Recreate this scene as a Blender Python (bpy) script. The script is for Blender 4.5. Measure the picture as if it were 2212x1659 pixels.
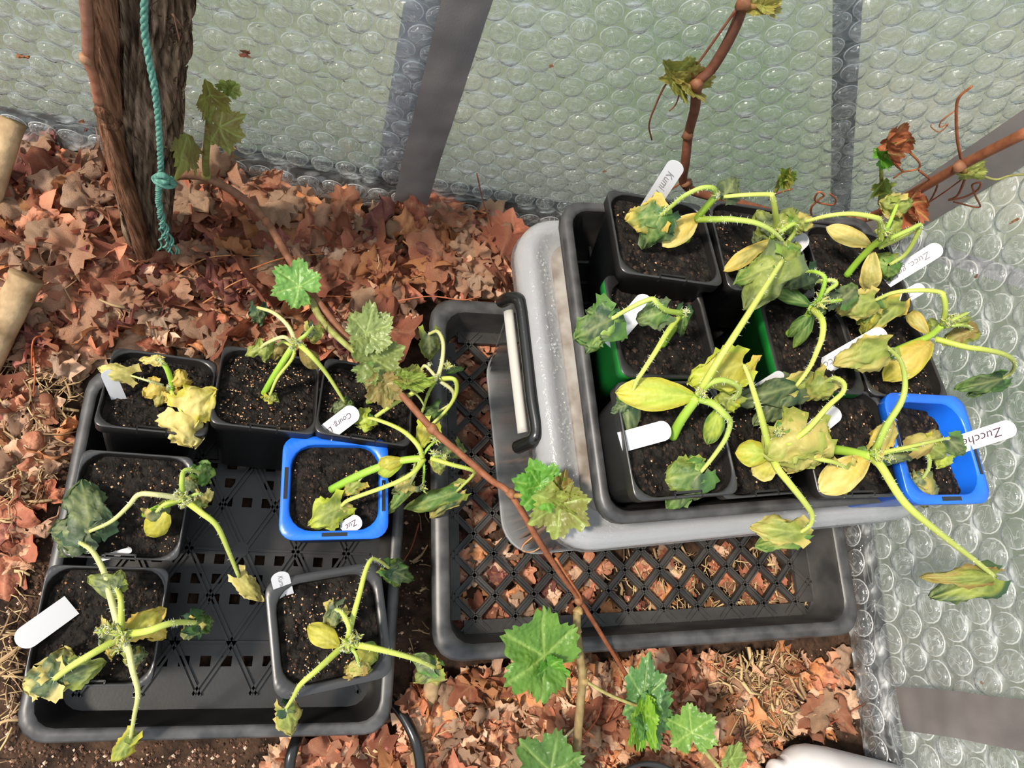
import bpy, math, random
import numpy as np
from mathutils import Vector, Matrix, Euler, noise

for o in list(bpy.data.objects):
    bpy.data.objects.remove(o)
SC = bpy.context.scene
COL = SC.collection
rad = math.radians

# ------------------------------------------------------------------ camera, sky, sun, exposure
CAM_LOC = Vector((0, 0, .9))
CAM_EUL = Euler((rad(17.05), rad(-15.42), rad(1.155)), 'XYZ')
FPX = 1530.0                                  # focal length in pixels of the 2212 x 1659 frame
cam = bpy.data.cameras.new('camera')
cam.sensor_fit = 'HORIZONTAL'; cam.sensor_width = 36.0
cam.lens = FPX * 36.0 / 2212.0
cam.clip_start = .02; cam.clip_end = 60
camo = bpy.data.objects.new('camera', cam)
camo.location = CAM_LOC; camo.rotation_euler = CAM_EUL
COL.objects.link(camo); SC.camera = camo

SC.view_settings.view_transform = 'Standard'
SC.view_settings.look = 'None'
SC.view_settings.gamma = 1.0
SC.view_settings.exposure = 0.0
SC.view_settings.use_curve_mapping = False
SC.cycles.transparent_max_bounces = 16
SC.cycles.adaptive_threshold = .06
SC.cycles.adaptive_min_samples = 16
SC.cycles.max_bounces = 5
SC.cycles.diffuse_bounces = 2
SC.cycles.glossy_bounces = 2
SC.cycles.caustics_reflective = False
SC.cycles.caustics_refractive = False

W = bpy.data.worlds.new('sky'); SC.world = W; W.use_nodes = True
bg = W.node_tree.nodes['Background']
bg.inputs['Color'].default_value = (.86, .93, 1.0, 1)
bg.inputs['Strength'].default_value = 1.4

sd = bpy.data.lights.new('sun', 'SUN'); sd.energy = 5.6; sd.angle = rad(7); sd.color = (1, .9, .76)
so = bpy.data.objects.new('sun', sd); COL.objects.link(so)
SUNDIR = Vector((-.62, -.10, .78)).normalized()          # towards the sun: high on the left
so.rotation_euler = SUNDIR.to_track_quat('Z', 'Y').to_euler()
so.location = SUNDIR * 3

# ------------------------------------------------------------------ measuring helpers
RC = CAM_EUL.to_matrix()
def ray(px, py):
    return RC @ Vector(((px - 1106) / FPX, -(py - 829.5) / FPX, -1))
def P(px, py, z):
    d = ray(px, py); return CAM_LOC + d * ((z - CAM_LOC.z) / d.z)
def PY(px, py, y):
    d = ray(px, py); return CAM_LOC + d * ((y - CAM_LOC.y) / d.y)
def PX(px, py, x):
    d = ray(px, py); return CAM_LOC + d * ((x - CAM_LOC.x) / d.x)
def P3(t):
    return P(*t)

def lin(h):
    h = h.lstrip('#')
    r = []
    for i in (0, 2, 4):
        c = int(h[i:i + 2], 16) / 255
        r.append(c / 12.92 if c <= .04045 else ((c + .055) / 1.055) ** 2.4)
    return tuple(r)
def mixc(a, b, t):
    return tuple(a[i] * (1 - t) + b[i] * t for i in range(3))
def nz(v, s=1.0, seed=0.0):
    return noise.noise(Vector((v[0] * s + seed * 7.31, v[1] * s - seed * 3.17, v[2] * s + seed * 1.7)))
def sstep(a, b, x):
    t = min(1, max(0, (x - a) / (b - a))); return t * t * (3 - 2 * t)

# ------------------------------------------------------------------ mesh helpers
class MB:
    def __init__(s):
        s.v = []; s.f = []; s.c = []
    def add(s, vs, fs, cs=None):
        o = len(s.v)
        s.v.extend([tuple(v) for v in vs]); s.f.extend([tuple(i + o for i in f) for f in fs])
        if cs is None: cs = [(1, 1, 1)] * len(vs)
        s.c.extend(cs)
    def mesh(s, name, mat, smooth=True):
        m = bpy.data.meshes.new(name)
        m.from_pydata(s.v, [], s.f)
        if len(s.c) == len(s.v) and s.v:
            a = m.color_attributes.new('Col', 'FLOAT_COLOR', 'POINT')
            a.data.foreach_set('color', np.array([(c[0], c[1], c[2], 1) for c in s.c], dtype=np.float32).ravel())
        m.polygons.foreach_set('use_smooth', [smooth] * len(m.polygons))
        if mat: m.materials.append(mat)
        m.update()
        return m
    def build(s, name, mat, parent=None, smooth=True, loc=None, rot=None):
        return link(name, s.mesh(name, mat, smooth), parent, loc, rot)

def link(name, mesh, parent=None, loc=None, rot=None):
    o = bpy.data.objects.new(name, mesh); COL.objects.link(o)
    if loc is not None: o.location = loc
    if rot is not None: o.rotation_euler = rot
    if parent is not None: o.parent = parent
    return o
def tag(o, label=None, cat=None, group=None, kind=None):
    if label: o['label'] = label
    if cat: o['category'] = cat
    if group: o['group'] = group
    if kind: o['kind'] = kind
    return o
def thing(name, loc, label, cat, group=None, rot=None):
    o = bpy.data.objects.new(name, None); COL.objects.link(o)
    o.empty_display_size = .02
    o.location = loc
    if rot is not None: o.rotation_euler = rot
    return tag(o, label, cat, group)

def catmull(pts, n=6):
    pts = [Vector(p) for p in pts]
    if len(pts) < 3:
        return [pts[0].lerp(pts[-1], i / n) for i in range(n + 1)]
    q = [pts[0] * 2 - pts[1]] + pts + [pts[-1] * 2 - pts[-2]]
    out = []
    for i in range(1, len(q) - 2):
        a, b, c, d = q[i - 1], q[i], q[i + 1], q[i + 2]
        for k in range(n):
            t = k / n
            out.append(.5 * ((2 * b) + (c - a) * t + (2 * a - 5 * b + 4 * c - d) * t * t + (3 * b - a - 3 * c + d) * t ** 3))
    out.append(pts[-1])
    return out
def frames(pts):
    T = []
    for i in range(len(pts)):
        a = pts[max(0, i - 1)]; b = pts[min(len(pts) - 1, i + 1)]
        t = b - a
        T.append(t.normalized() if t.length > 1e-9 else Vector((0, 0, 1)))
    n = T[0].orthogonal().normalized(); N = []
    for t in T:
        n = n - t * n.dot(t)
        n = n.normalized() if n.length > 1e-6 else t.orthogonal().normalized()
        N.append(n)
    return T, N
def tube(mb, pts, r0, r1=None, n=7, col=(1, 1, 1), col1=None, rfun=None, hairs=0, hairlen=.004, haircol=(.8, .85, .7), rnd=random, flat=1.0):
    if r1 is None: r1 = r0
    if col1 is None: col1 = col
    T, N = frames(pts); vs = []; cs = []; fs = []
    m = len(pts)
    for i, p in enumerate(pts):
        t = i / (m - 1); r = r0 + (r1 - r0) * t
        B = T[i].cross(N[i])
        for k in range(n):
            a = 2 * math.pi * k / n
            rr = r * (rfun(t, a) if rfun else 1)
            vs.append(p + N[i] * (math.cos(a) * rr) + B * (math.sin(a) * rr * flat)); cs.append(mixc(col, col1, t))
    for i in range(m - 1):
        for k in range(n):
            k2 = (k + 1) % n
            fs.append((i * n + k, i * n + k2, (i + 1) * n + k2, (i + 1) * n + k))
    fs.append(tuple(range(n - 1, -1, -1))); fs.append(tuple((m - 1) * n + k for k in range(n)))
    mb.add(vs, fs, cs)
    for h in range(hairs):
        i = rnd.randrange(m - 1); t = rnd.random(); p = pts[i].lerp(pts[i + 1], t)
        a = rnd.random() * 6.283; B = T[i].cross(N[i]); d = N[i] * math.cos(a) + B * math.sin(a)
        r = r0 + (r1 - r0) * (i / (m - 1)); q = p + d * r * .9; e = T[i] * .00022
        s2 = d.cross(T[i]) * .00022; tip = q + d * hairlen * rnd.uniform(.5, 1) + T[i] * hairlen * rnd.uniform(-.2, .2)
        mb.add([q + e, q - e * .5 + s2, q - e * .5 - s2, tip], [(0, 1, 3), (1, 2, 3), (2, 0, 3)], [haircol] * 4)
def box(mb, c, s, M=None, col=(1, 1, 1)):
    hx, hy, hz = s[0] / 2, s[1] / 2, s[2] / 2
    vs = [Vector((c[0] + a * hx, c[1] + b * hy, c[2] + d * hz)) for a in (-1, 1) for b in (-1, 1) for d in (-1, 1)]
    if M is not None: vs = [M @ v for v in vs]
    mb.add(vs, [(0, 1, 3, 2), (4, 6, 7, 5), (0, 4, 5, 1), (2, 3, 7, 6), (0, 2, 6, 4), (1, 5, 7, 3)], [col] * 8)
def rrect(w, d, r, n=4):
    r = max(1e-5, min(r, w / 2 - 1e-5, d / 2 - 1e-5)); out = []
    for cx, cy, a0 in ((w / 2 - r, d / 2 - r, 0), (-w / 2 + r, d / 2 - r, 90), (-w / 2 + r, -d / 2 + r, 180), (w / 2 - r, -d / 2 + r, 270)):
        for k in range(n + 1):
            a = rad(a0 + 90 * k / n); out.append((cx + r * math.cos(a), cy + r * math.sin(a)))
    return out
def loft(mb, rings, n=4, close0=False, close1=False, col=(1, 1, 1)):
    """rings: (width, depth, corner radius, z[, dx, dy])"""
    vs = []; fs = []; m = 4 * (n + 1)
    for R in rings:
        dx, dy = (R[4], R[5]) if len(R) > 4 else (0, 0)
        vs += [(x + dx, y + dy, R[3]) for x, y in rrect(R[0], R[1], R[2], n)]
    for i in range(len(rings) - 1):
        for k in range(m):
            k2 = (k + 1) % m
            fs.append((i * m + k, i * m + k2, (i + 1) * m + k2, (i + 1) * m + k))
    if close0: fs.append(tuple(range(m - 1, -1, -1)))
    if close1: fs.append(tuple((len(rings) - 1) * m + k for k in range(m)))
    mb.add(vs, fs, [col] * len(vs))

# ------------------------------------------------------------------ materials
def mat(name, base=(.5, .5, .5), rough=.5, spec=.5, vcol=False, translucent=0.0, bump=0.0, bscale=60.0, noisec=None, nscale=30.0, metallic=0.0, bdist=.002, ndetail=3, coat=0.0, stretch=None, sheen=0.0):
    m = bpy.data.materials.new(name); m.use_nodes = True
    nt = m.node_tree; N = nt.nodes; L = nt.links
    b = N['Principled BSDF']; out = N['Material Output']
    b.inputs['Roughness'].default_value = rough
    b.inputs['Specular IOR Level'].default_value = spec
    b.inputs['Metallic'].default_value = metallic
    b.inputs['Coat Weight'].default_value = coat
    b.inputs['Base Color'].default_value = (*base, 1)
    csock = None
    tc = N.new('ShaderNodeTexCoord'); mp = N.new('ShaderNodeMapping')
    L.new(tc.outputs['Object'], mp.inputs['Vector'])
    if stretch: mp.inputs['Scale'].default_value = stretch
    if vcol:
        a = N.new('ShaderNodeAttribute'); a.attribute_name = 'Col'; csock = a.outputs['Color']
    if noisec is not None:
        t = N.new('ShaderNodeTexNoise'); t.inputs['Scale'].default_value = nscale; t.inputs['Detail'].default_value = ndetail
        L.new(mp.outputs['Vector'], t.inputs['Vector'])
        rp = N.new('ShaderNodeValToRGB'); rp.color_ramp.elements[0].position = .35; rp.color_ramp.elements[1].position = .65
        L.new(t.outputs['Fac'], rp.inputs['Fac'])
        mx = N.new('ShaderNodeMix'); mx.data_type = 'RGBA'
        L.new(rp.outputs['Color'], mx.inputs['Factor'])
        if csock is not None:
            mx.blend_type = 'MULTIPLY'
            mx.inputs['Factor'].default_value = 1
            L.remove(mx.inputs['Factor'].links[0])
            mr = N.new('ShaderNodeMix'); mr.data_type = 'RGBA'
            mr.inputs['A'].default_value = (*noisec, 1); mr.inputs['B'].default_value = (1, 1, 1, 1)
            L.new(rp.outputs['Color'], mr.inputs['Factor'])
            L.new(csock, mx.inputs['A']); L.new(mr.outputs['Result'], mx.inputs['B'])
        else:
            mx.inputs['A'].default_value = (*base, 1); mx.inputs['B'].default_value = (*noisec, 1)
        csock = mx.outputs['Result']
    if csock is not None: L.new(csock, b.inputs['Base Color'])
    nsock = None
    if bump:
        t2 = N.new('ShaderNodeTexNoise'); t2.inputs['Scale'].default_value = bscale; t2.inputs['Detail'].default_value = 3
        L.new(mp.outputs['Vector'], t2.inputs['Vector'])
        bp = N.new('ShaderNodeBump'); bp.inputs['Strength'].default_value = bump; bp.inputs['Distance'].default_value = bdist
        L.new(t2.outputs['Fac'], bp.inputs['Height']); L.new(bp.outputs['Normal'], b.inputs['Normal']); nsock = bp.outputs['Normal']
    if translucent:
        tr = N.new('ShaderNodeBsdfTranslucent'); tr.inputs['Color'].default_value = (*base, 1)
        if csock is not None: L.new(csock, tr.inputs['Color'])
        ms = N.new('ShaderNodeMixShader'); ms.inputs['Fac'].default_value = translucent
        L.new(b.outputs['BSDF'], ms.inputs[1]); L.new(tr.outputs['BSDF'], ms.inputs[2]); L.new(ms.outputs['Shader'], out.inputs['Surface'])
    return m

def clear_mat(name, tcol, haze, hazecol, gloss_k=1.0, rough=.1, bump=0.0, bscale=80.0, ior=1.45, stretch=None, hazefres=0.0, transl=.6, bdist=.002, flute=None, wrinkle_glint=0.0, wscale=60.0, wstretch=None, wthin=14.0, fold=0.0):
    """thin clear plastic: see-through, a milky share that grows at grazing angles, and a surface reflection"""
    m = bpy.data.materials.new(name); m.use_nodes = True
    nt = m.node_tree; N = nt.nodes; L = nt.links
    for n in list(N):
        if n.type != 'OUTPUT_MATERIAL': N.remove(n)
    out = N['Material Output']
    tp = N.new('ShaderNodeBsdfTransparent'); tp.inputs['Color'].default_value = (*tcol, 1)
    df = N.new('ShaderNodeBsdfDiffuse'); df.inputs['Color'].default_value = (*hazecol, 1)
    tl = N.new('ShaderNodeBsdfTranslucent'); tl.inputs['Color'].default_value = (*hazecol, 1)
    gl = N.new('ShaderNodeBsdfGlossy'); gl.inputs['Roughness'].default_value = rough
    hz = N.new('ShaderNodeMixShader'); hz.inputs[0].default_value = transl
    L.new(df.outputs[0], hz.inputs[1]); L.new(tl.outputs[0], hz.inputs[2])
    lw = N.new('ShaderNodeLayerWeight'); lw.inputs['Blend'].default_value = .5          # Schlick reflectance, same from both sides
    pw = N.new('ShaderNodeMath'); pw.operation = 'POWER'; L.new(lw.outputs['Facing'], pw.inputs[0]); pw.inputs[1].default_value = 4.0
    f0 = ((ior - 1) / (ior + 1)) ** 2
    fr = N.new('ShaderNodeMath'); fr.operation = 'MULTIPLY_ADD'; L.new(pw.outputs[0], fr.inputs[0]); fr.inputs[1].default_value = 1 - f0; fr.inputs[2].default_value = f0
    if bump:
        tc = N.new('ShaderNodeTexCoord'); mp = N.new('ShaderNodeMapping'); L.new(tc.outputs['Object'], mp.inputs['Vector'])
        if stretch: mp.inputs['Scale'].default_value = stretch
        t = N.new('ShaderNodeTexNoise'); t.inputs['Scale'].default_value = bscale; t.inputs['Detail'].default_value = 2; t.inputs['Distortion'].default_value = 1.5
        L.new(mp.outputs['Vector'], t.inputs['Vector'])
        bp = N.new('ShaderNodeBump'); bp.inputs['Strength'].default_value = bump; bp.inputs['Distance'].default_value = bdist
        L.new(t.outputs['Fac'], bp.inputs['Height'])
        for s in (lw, gl, df, tl): L.new(bp.outputs['Normal'], s.inputs['Normal'])
    ma = N.new('ShaderNodeMath'); ma.operation = 'MULTIPLY_ADD'; ma.use_clamp = True
    L.new(fr.outputs[0], ma.inputs[0]); ma.inputs[1].default_value = hazefres; ma.inputs[2].default_value = haze
    if fold:                                      # doubled film along the seams, its white glints painted in as haze
        at = N.new('ShaderNodeAttribute'); at.attribute_name = 'Col'
        fm = N.new('ShaderNodeMath'); fm.operation = 'MULTIPLY_ADD'; fm.use_clamp = True; L.new(at.outputs['Fac'], fm.inputs[0]); fm.inputs[1].default_value = fold; L.new(ma.outputs[0], fm.inputs[2]); ma = fm
    if wrinkle_glint:                                   # fine creases, their bright streaks painted as thin lines of white haze
        tc = N.new('ShaderNodeTexCoord'); mp2 = N.new('ShaderNodeMapping'); L.new(tc.outputs['Object'], mp2.inputs['Vector'])
        if wstretch: mp2.inputs['Scale'].default_value = wstretch
        tn = N.new('ShaderNodeTexNoise'); tn.inputs['Scale'].default_value = wscale; tn.inputs['Detail'].default_value = 2; tn.inputs['Distortion'].default_value = .8
        L.new(mp2.outputs['Vector'], tn.inputs['Vector'])
        sb = N.new('ShaderNodeMath'); sb.operation = 'SUBTRACT'; L.new(tn.outputs['Fac'], sb.inputs[0]); sb.inputs[1].default_value = .5
        ab = N.new('ShaderNodeMath'); ab.operation = 'ABSOLUTE'; L.new(sb.outputs[0], ab.inputs[0])
        iv = N.new('ShaderNodeMath'); iv.operation = 'MULTIPLY_ADD'; iv.use_clamp = True; L.new(ab.outputs[0], iv.inputs[0]); iv.inputs[1].default_value = -wthin; iv.inputs[2].default_value = 1
        wm = N.new('ShaderNodeMath'); wm.operation = 'MULTIPLY_ADD'; wm.use_clamp = True; L.new(iv.outputs[0], wm.inputs[0]); wm.inputs[1].default_value = wrinkle_glint; L.new(ma.outputs[0], wm.inputs[2]); ma = wm
    if flute:                                     # the vertical webs inside twin-wall sheet
        tc = N.new('ShaderNodeTexCoord'); wv = N.new('ShaderNodeTexWave'); wv.bands_direction = flute
        L.new(tc.outputs['Object'], wv.inputs['Vector'])
        wv.inputs['Scale'].default_value = 36; wv.inputs['Distortion'].default_value = 1.2; wv.inputs['Detail'].default_value = 2; wv.inputs['Detail Scale'].default_value = .3
        mm = N.new('ShaderNodeMath'); mm.operation = 'MULTIPLY_ADD'; mm.use_clamp = True
        L.new(wv.outputs['Fac'], mm.inputs[0]); mm.inputs[1].default_value = .22; L.new(ma.outputs[0], mm.inputs[2]); ma = mm
    m1 = N.new('ShaderNodeMixShader'); L.new(ma.outputs[0], m1.inputs[0]); L.new(tp.outputs[0], m1.inputs[1]); L.new(hz.outputs[0], m1.inputs[2])
    mg = N.new('ShaderNodeMath'); mg.operation = 'MULTIPLY'; mg.use_clamp = True
    L.new(fr.outputs[0], mg.inputs[0]); mg.inputs[1].default_value = gloss_k
    m2 = N.new('ShaderNodeMixShader'); L.new(mg.outputs[0], m2.inputs[0]); L.new(m1.outputs[0], m2.inputs[1]); L.new(gl.outputs[0], m2.inputs[2])
    L.new(m2.outputs[0], out.inputs['Surface'])
    return m

M = {}
M['soil'] = mat('garden_soil', lin('#4a372b'), .95, .15, bump=1.0, bscale=90, noisec=lin('#261c16'), nscale=55, bdist=.006)
M['compost'] = mat('potting_compost', lin('#2a2623'), .95, .12, bump=1.0, bscale=110, noisec=lin('#100e0d'), nscale=90, bdist=.010)
M['grit'] = mat('compost_grit', (1, 1, 1), .9, .2, vcol=True)
M['black'] = mat('black_plastic', lin('#1a1919'), .40, .45, bump=.12, bscale=300, bdist=.0006, noisec=lin('#232120'), nscale=40)
M['blackold'] = mat('weathered_black_plastic', lin('#262525'), .5, .4, bump=.25, bscale=180, bdist=.0008, noisec=lin('#3d3a38'), nscale=24)
M['blackgloss'] = mat('glossy_black_plastic', lin('#161616'), .25, .5)
M['rim'] = mat('worn_grey_rim', lin('#2e2d2e'), .42, .5, noisec=lin('#4a4949'), nscale=45, bump=.1, bscale=200, bdist=.0006)
M['potrim'] = mat('pot_rim_plastic', lin('#2c2b2c'), .33, .6, bump=.1, bscale=200, bdist=.0006)
M['blue'] = mat('blue_plastic', lin('#1a6ae0'), .35, .5, noisec=lin('#175fce'), nscale=30)
M['green'] = mat('green_plastic', lin('#1c8a33'), .38, .5, noisec=lin('#16702a'), nscale=25)
M['label'] = mat('white_label_plastic', lin('#c9c9cd'), .4, .4, translucent=.12)
M['slot'] = mat('pale_grey_plastic', lin('#a9a6a0'), .5, .3)
M['ink'] = mat('dark_purple_ink', lin('#402a38'), .7, .2)
M['pencil'] = mat('pencil_lead', lin('#77757a'), .7, .2)
M['leaf'] = mat('seedling_leaf', vcol=True, rough=.5, spec=.35, translucent=.3, bump=.5, bscale=160, bdist=.0016)
M['stem'] = mat('seedling_stem', vcol=True, rough=.45, spec=.35, translucent=.15)
M['vleaf'] = mat('vine_leaf', vcol=True, rough=.38, spec=.45, translucent=.3, bump=.5, bscale=130, bdist=.0016)
def quilt_bump(m, scale, strength, dist):
    nt = m.node_tree; N = nt.nodes; L = nt.links; b = N['Principled BSDF']
    tc = N.new('ShaderNodeTexCoord'); v = N.new('ShaderNodeTexVoronoi'); v.feature = 'SMOOTH_F1'; v.inputs['Scale'].default_value = scale
    L.new(tc.outputs['Object'], v.inputs['Vector'])
    bp = N.new('ShaderNodeBump'); bp.invert = True; bp.inputs['Strength'].default_value = strength; bp.inputs['Distance'].default_value = dist
    L.new(v.outputs['Distance'], bp.inputs['Height'])
    old = b.inputs['Normal'].links
    if old: L.new(old[0].from_socket, bp.inputs['Normal'])
    L.new(bp.outputs['Normal'], b.inputs['Normal'])
quilt_bump(M['vleaf'], 210, .6, .003)
quilt_bump(M['leaf'], 260, .3, .002)
M['dead'] = mat('dry_leaf', vcol=True, rough=.8, spec=.2, translucent=.22, bump=.8, bscale=60, bdist=.008, noisec=(.82, .77, .73), nscale=35)
M['straw'] = mat('straw', vcol=True, rough=.75, spec=.2)
M['bark'] = mat('vine_bark', vcol=True, rough=.95, spec=.1, bump=1.0, bscale=260, bdist=.006, stretch=(1, 1, .10), noisec=(.26, .22, .19), nscale=210)
M['cane'] = mat('vine_cane_bark', vcol=True, rough=.6, spec=.3, bump=.4, bscale=300, bdist=.0008, noisec=(.7, .62, .55), nscale=120)
M['twine'] = mat('teal_twine', lin('#639182'), .85, .15, noisec=lin('#436a5f'), nscale=300)
M['bamboo'] = mat('weathered_cane', lin('#b09673'), .75, .2, noisec=lin('#7e664a'), nscale=35, bump=.5, bscale=120)
M['tape'] = mat('grey_duct_tape', lin('#6f6a68'), .42, .5, bump=.25, bscale=500, bdist=.0005, stretch=(1, 1, 1), noisec=lin('#5c5959'), nscale=12)
M['frame'] = mat('grey_frame', lin('#a3a5ad'), .4, .5)
M['frame2'] = mat('slate_frame', lin('#5f666c'), .4, .5)
M['darkframe'] = mat('dark_frame', lin('#26292c'), .5, .4)
M['white'] = mat('white_bottle_plastic', lin('#dddadb'), .45, .4, noisec=lin('#cfcaca'), nscale=20)
M['lawn'] = mat('lawn_and_gravel', lin('#5f744c'), .9, .1, noisec=lin('#9c9584'), nscale=1.7, ndetail=3)
M['poly'] = clear_mat('twinwall_glazing', (.76, .80, .755), .24, (.31, .33, .30), .5, .25, ior=1.3, transl=.85, flute='X')
M['polyr'] = clear_mat('twinwall_glazing_side', (.76, .80, .755), .24, (.31, .33, .30), .5, .25, ior=1.3, transl=.85, flute='Y')
M['film'] = clear_mat('bubble_sheet_film', (.985, .99, .99), .05, (.95, .97, .98), 2.2, .17, bump=.6, bscale=50, ior=1.5, hazefres=.3, transl=.5, bdist=.006, wrinkle_glint=.22, wscale=46, wstretch=(.35, .35, 1), wthin=26, fold=1.0)
M['bubble'] = clear_mat('bubble_film', (.985, .99, .99), .03, (.95, .97, .98), 1.3, .16, bump=.5, bscale=150, ior=1.5, hazefres=1.0, transl=.5, bdist=.002, stretch=(1, .3, 1), wrinkle_glint=.34, wscale=130, wstretch=(1, .35, 1), wthin=34)
M['weld'] = clear_mat('bubble_weld_edge', (.98, .99, .99), .62, (.97, .98, .99), 1.0, .25, ior=1.5, hazefres=.5, transl=.5)
M['bin'] = clear_mat('clear_bin_plastic', (.86, .87, .86), .06, (.72, .73, .75), 1.0, .12, bump=.25, bscale=26, ior=1.45, hazefres=.5, transl=.3, stretch=(1, 1, .12), bdist=.004)
M['lid'] = clear_mat('frosted_lid_plastic', (.88, .89, .91), .48, (.70, .71, .74), 1.0, .22, bump=.35, bscale=220, ior=1.45, hazefres=.5, transl=.3, bdist=.0015)
M['lidtop'] = mat('dusty_lid_plastic', lin('#8f8a84'), .6, .3, noisec=lin('#6d6259'), nscale=40, bump=.2, bscale=300, bdist=.0006)

# ------------------------------------------------------------------ ground and glazing
BACK, RIGHT = .572, .785
def ground_h(x, y):
    h = .012 * sstep(.22, .5, y) + .010 * nz((x, y, 0), 7, 1) * sstep(.15, .35, y) + .004 * nz((x, y, 0), 22, 2)
    return h - .006
CR_C, CR_Y, CR_W, CR_D = Vector((.4145, .175)), rad(3.6), .575, .442           # crate
LT = (-.260, .100, -.136, .246)                                               # left tray x0 x1 y0 y1
def in_crate(x, y, m=0.0):
    d = Vector((x, y)) - CR_C; c, s = math.cos(CR_Y), math.sin(CR_Y)
    return abs(d.x * c + d.y * s) < CR_W / 2 + m and abs(-d.x * s + d.y * c) < CR_D / 2 + m
def in_ltray(x, y, m=0.0):
    return LT[0] - m < x < LT[1] + m and LT[2] - m < y < LT[3] + m

def build_floor():
    mb = MB(); nx, ny = 190, 150; x0, x1, y0, y1 = -.80, RIGHT + .01, -.70, BACK + .01
    vs = []; fs = []
    for j in range(ny + 1):
        for i in range(nx + 1):
            x = x0 + (x1 - x0) * i / nx; y = y0 + (y1 - y0) * j / ny
            h = ground_h(x, y)
            if in_crate(x, y, .02) or in_ltray(x, y, .02): h = min(h, -.004)
            vs.append((x, y, h))
    for j in range(ny):
        for i in range(nx):
            a = j * (nx + 1) + i; fs.append((a, a + 1, a + nx + 2, a + nx + 1))
    mb.add(vs, fs)
    tag(mb.build('floor', M['soil']), kind='structure')
    # garden outside the glazing
    mb = MB(); mb.add([(-8, BACK + .02, -.03), (8, BACK + .02, -.03), (8, 9, -.03), (-8, 9, -.03)], [(0, 1, 2, 3)])
    mb.add([(RIGHT + .02, -4, -.03), (8, -4, -.03), (8, BACK + .02, -.03), (RIGHT + .02, BACK + .02, -.03)], [(0, 1, 2, 3)])
    tag(mb.build('ground_outside', M['lawn'], smooth=False), kind='structure')
build_floor()

def build_walls():
    mb = MB(); mb.add([(-.75, BACK, 0), (RIGHT, BACK, 0), (RIGHT, BACK, .95), (-.75, BACK, .95)], [(0, 1, 2, 3)])
    tag(mb.build('wall_back', M['poly'], smooth=False), kind='structure')
    mb = MB(); mb.add([(RIGHT, BACK, 0), (RIGHT, -.6, 0), (RIGHT, -.6, .95), (RIGHT, BACK, .95)], [(0, 1, 2, 3)])
    tag(mb.build('wall_right', M['polyr'], smooth=False), kind='structure')
    y = BACK - .008
    # upright frame bar, slanting brace, sill and corner bar
    a, b = PY(850, 380, y), PY(912, 0, y)
    def bar(name, p, q, w, m, axis):
        mb = MB(); d = (q - p).normalized(); s = d.cross(axis).normalized()
        q = p + d * 1.1 if axis.y else q
        vs = []
        for pt in (p - d * .08, q):
            for u in (-w / 2, w / 2):
                for v in (0, .006): vs.append(pt + s * u + axis * v)
        mb.add(vs, [(0, 1, 3, 2), (4, 6, 7, 5), (0, 4, 5, 1), (2, 3, 7, 6), (0, 2, 6, 4), (1, 5, 7, 3)])
        return tag(mb.build(name, m, smooth=False), kind='structure')
    bar('trim_1', a, Vector((a.x, y, .9)), .046, M['frame'], Vector((0, 1, 0)))
    bar('trim_2', PY(1815, 470, y), PY(1832, 0, y), .026, M['frame2'], Vector((0, 1, 0)))
    mb = MB(); box(mb, ((RIGHT - .75) / 2, BACK - .006, .012), (RIGHT + .75, .016, .03))
    tag(mb.build('baseboard_back', M['darkframe'], smooth=False), kind='structure')
    mb = MB(); box(mb, (RIGHT - .006, 0, .012), (.016, 1.13, .03))
    tag(mb.build('baseboard_right', M['darkframe'], smooth=False), kind='structure')
    p, q = PX(2040, 552, RIGHT - .006), PX(2212, 604, RIGHT - .006)
    mb = MB(); d = (q - p).normalized(); s = Vector((0, .01, .012))
    q = p + d * .5; p = p - d * .12
    s = d.cross(Vector((1, 0, 0))).normalized() * .010
    vs = [p - s, p + s, p + s + Vector((.006, 0, 0)), p - s + Vector((.006, 0, 0)), q - s, q + s, q + s + Vector((.006, 0, 0)), q - s + Vector((.006, 0, 0))]
    mb.add(vs, [(0, 1, 2, 3), (4, 7, 6, 5), (0, 4, 5, 1), (1, 5, 6, 2), (2, 6, 7, 3), (3, 7, 4, 0)])
    tag(mb.build('trim_3', M['frame'], smooth=False), kind='structure')
    mb = MB(); box(mb, (RIGHT - .008, BACK - .008, .5), (.02, .02, 1.0))
    tag(mb.build('trim_4', M['frame'], smooth=False), kind='structure')
build_walls()

# ------------------------------------------------------------------ bubble wrap
PITCH0, ROW0 = .0312, .0266
def sheet_off(s, t, seed, ROW=ROW0, full=False):
    """distance of the wrap in front of the glazing; folds run along the row seams"""
    o = .010 + .006 * nz((s * 1.0, t, 0), 3.2, seed) + .010 * sstep(.05, .0, t)
    r = (t + .0030 * nz((s, t, 0), 18, seed + 3)) / ROW
    j = math.floor(r); P_ = PITCH0 * ROW / ROW0
    r += .17 * math.cos(2 * math.pi * (s / P_ - .5 * (j % 2))) * sstep(.25, .0, abs((r % 1.0)) if r % 1.0 < .5 else 1 - r % 1.0)
    k = abs((r % 1.0) - .5) * 2                       # 1 on the row seams
    a = (k ** 5) * max(0, .15 + 1.5 * abs(nz((s, t * .5, 1), 34, seed)) - .1)
    o = max(.006, o + .0050 * a)
    return (o, min(1, (k ** 5) * max(0, .42 + 2.2 * nz((s, t * .6, 2), 30, seed + 5)))) if full else o  # second value: white haze that paints the patchy seam glints
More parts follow.
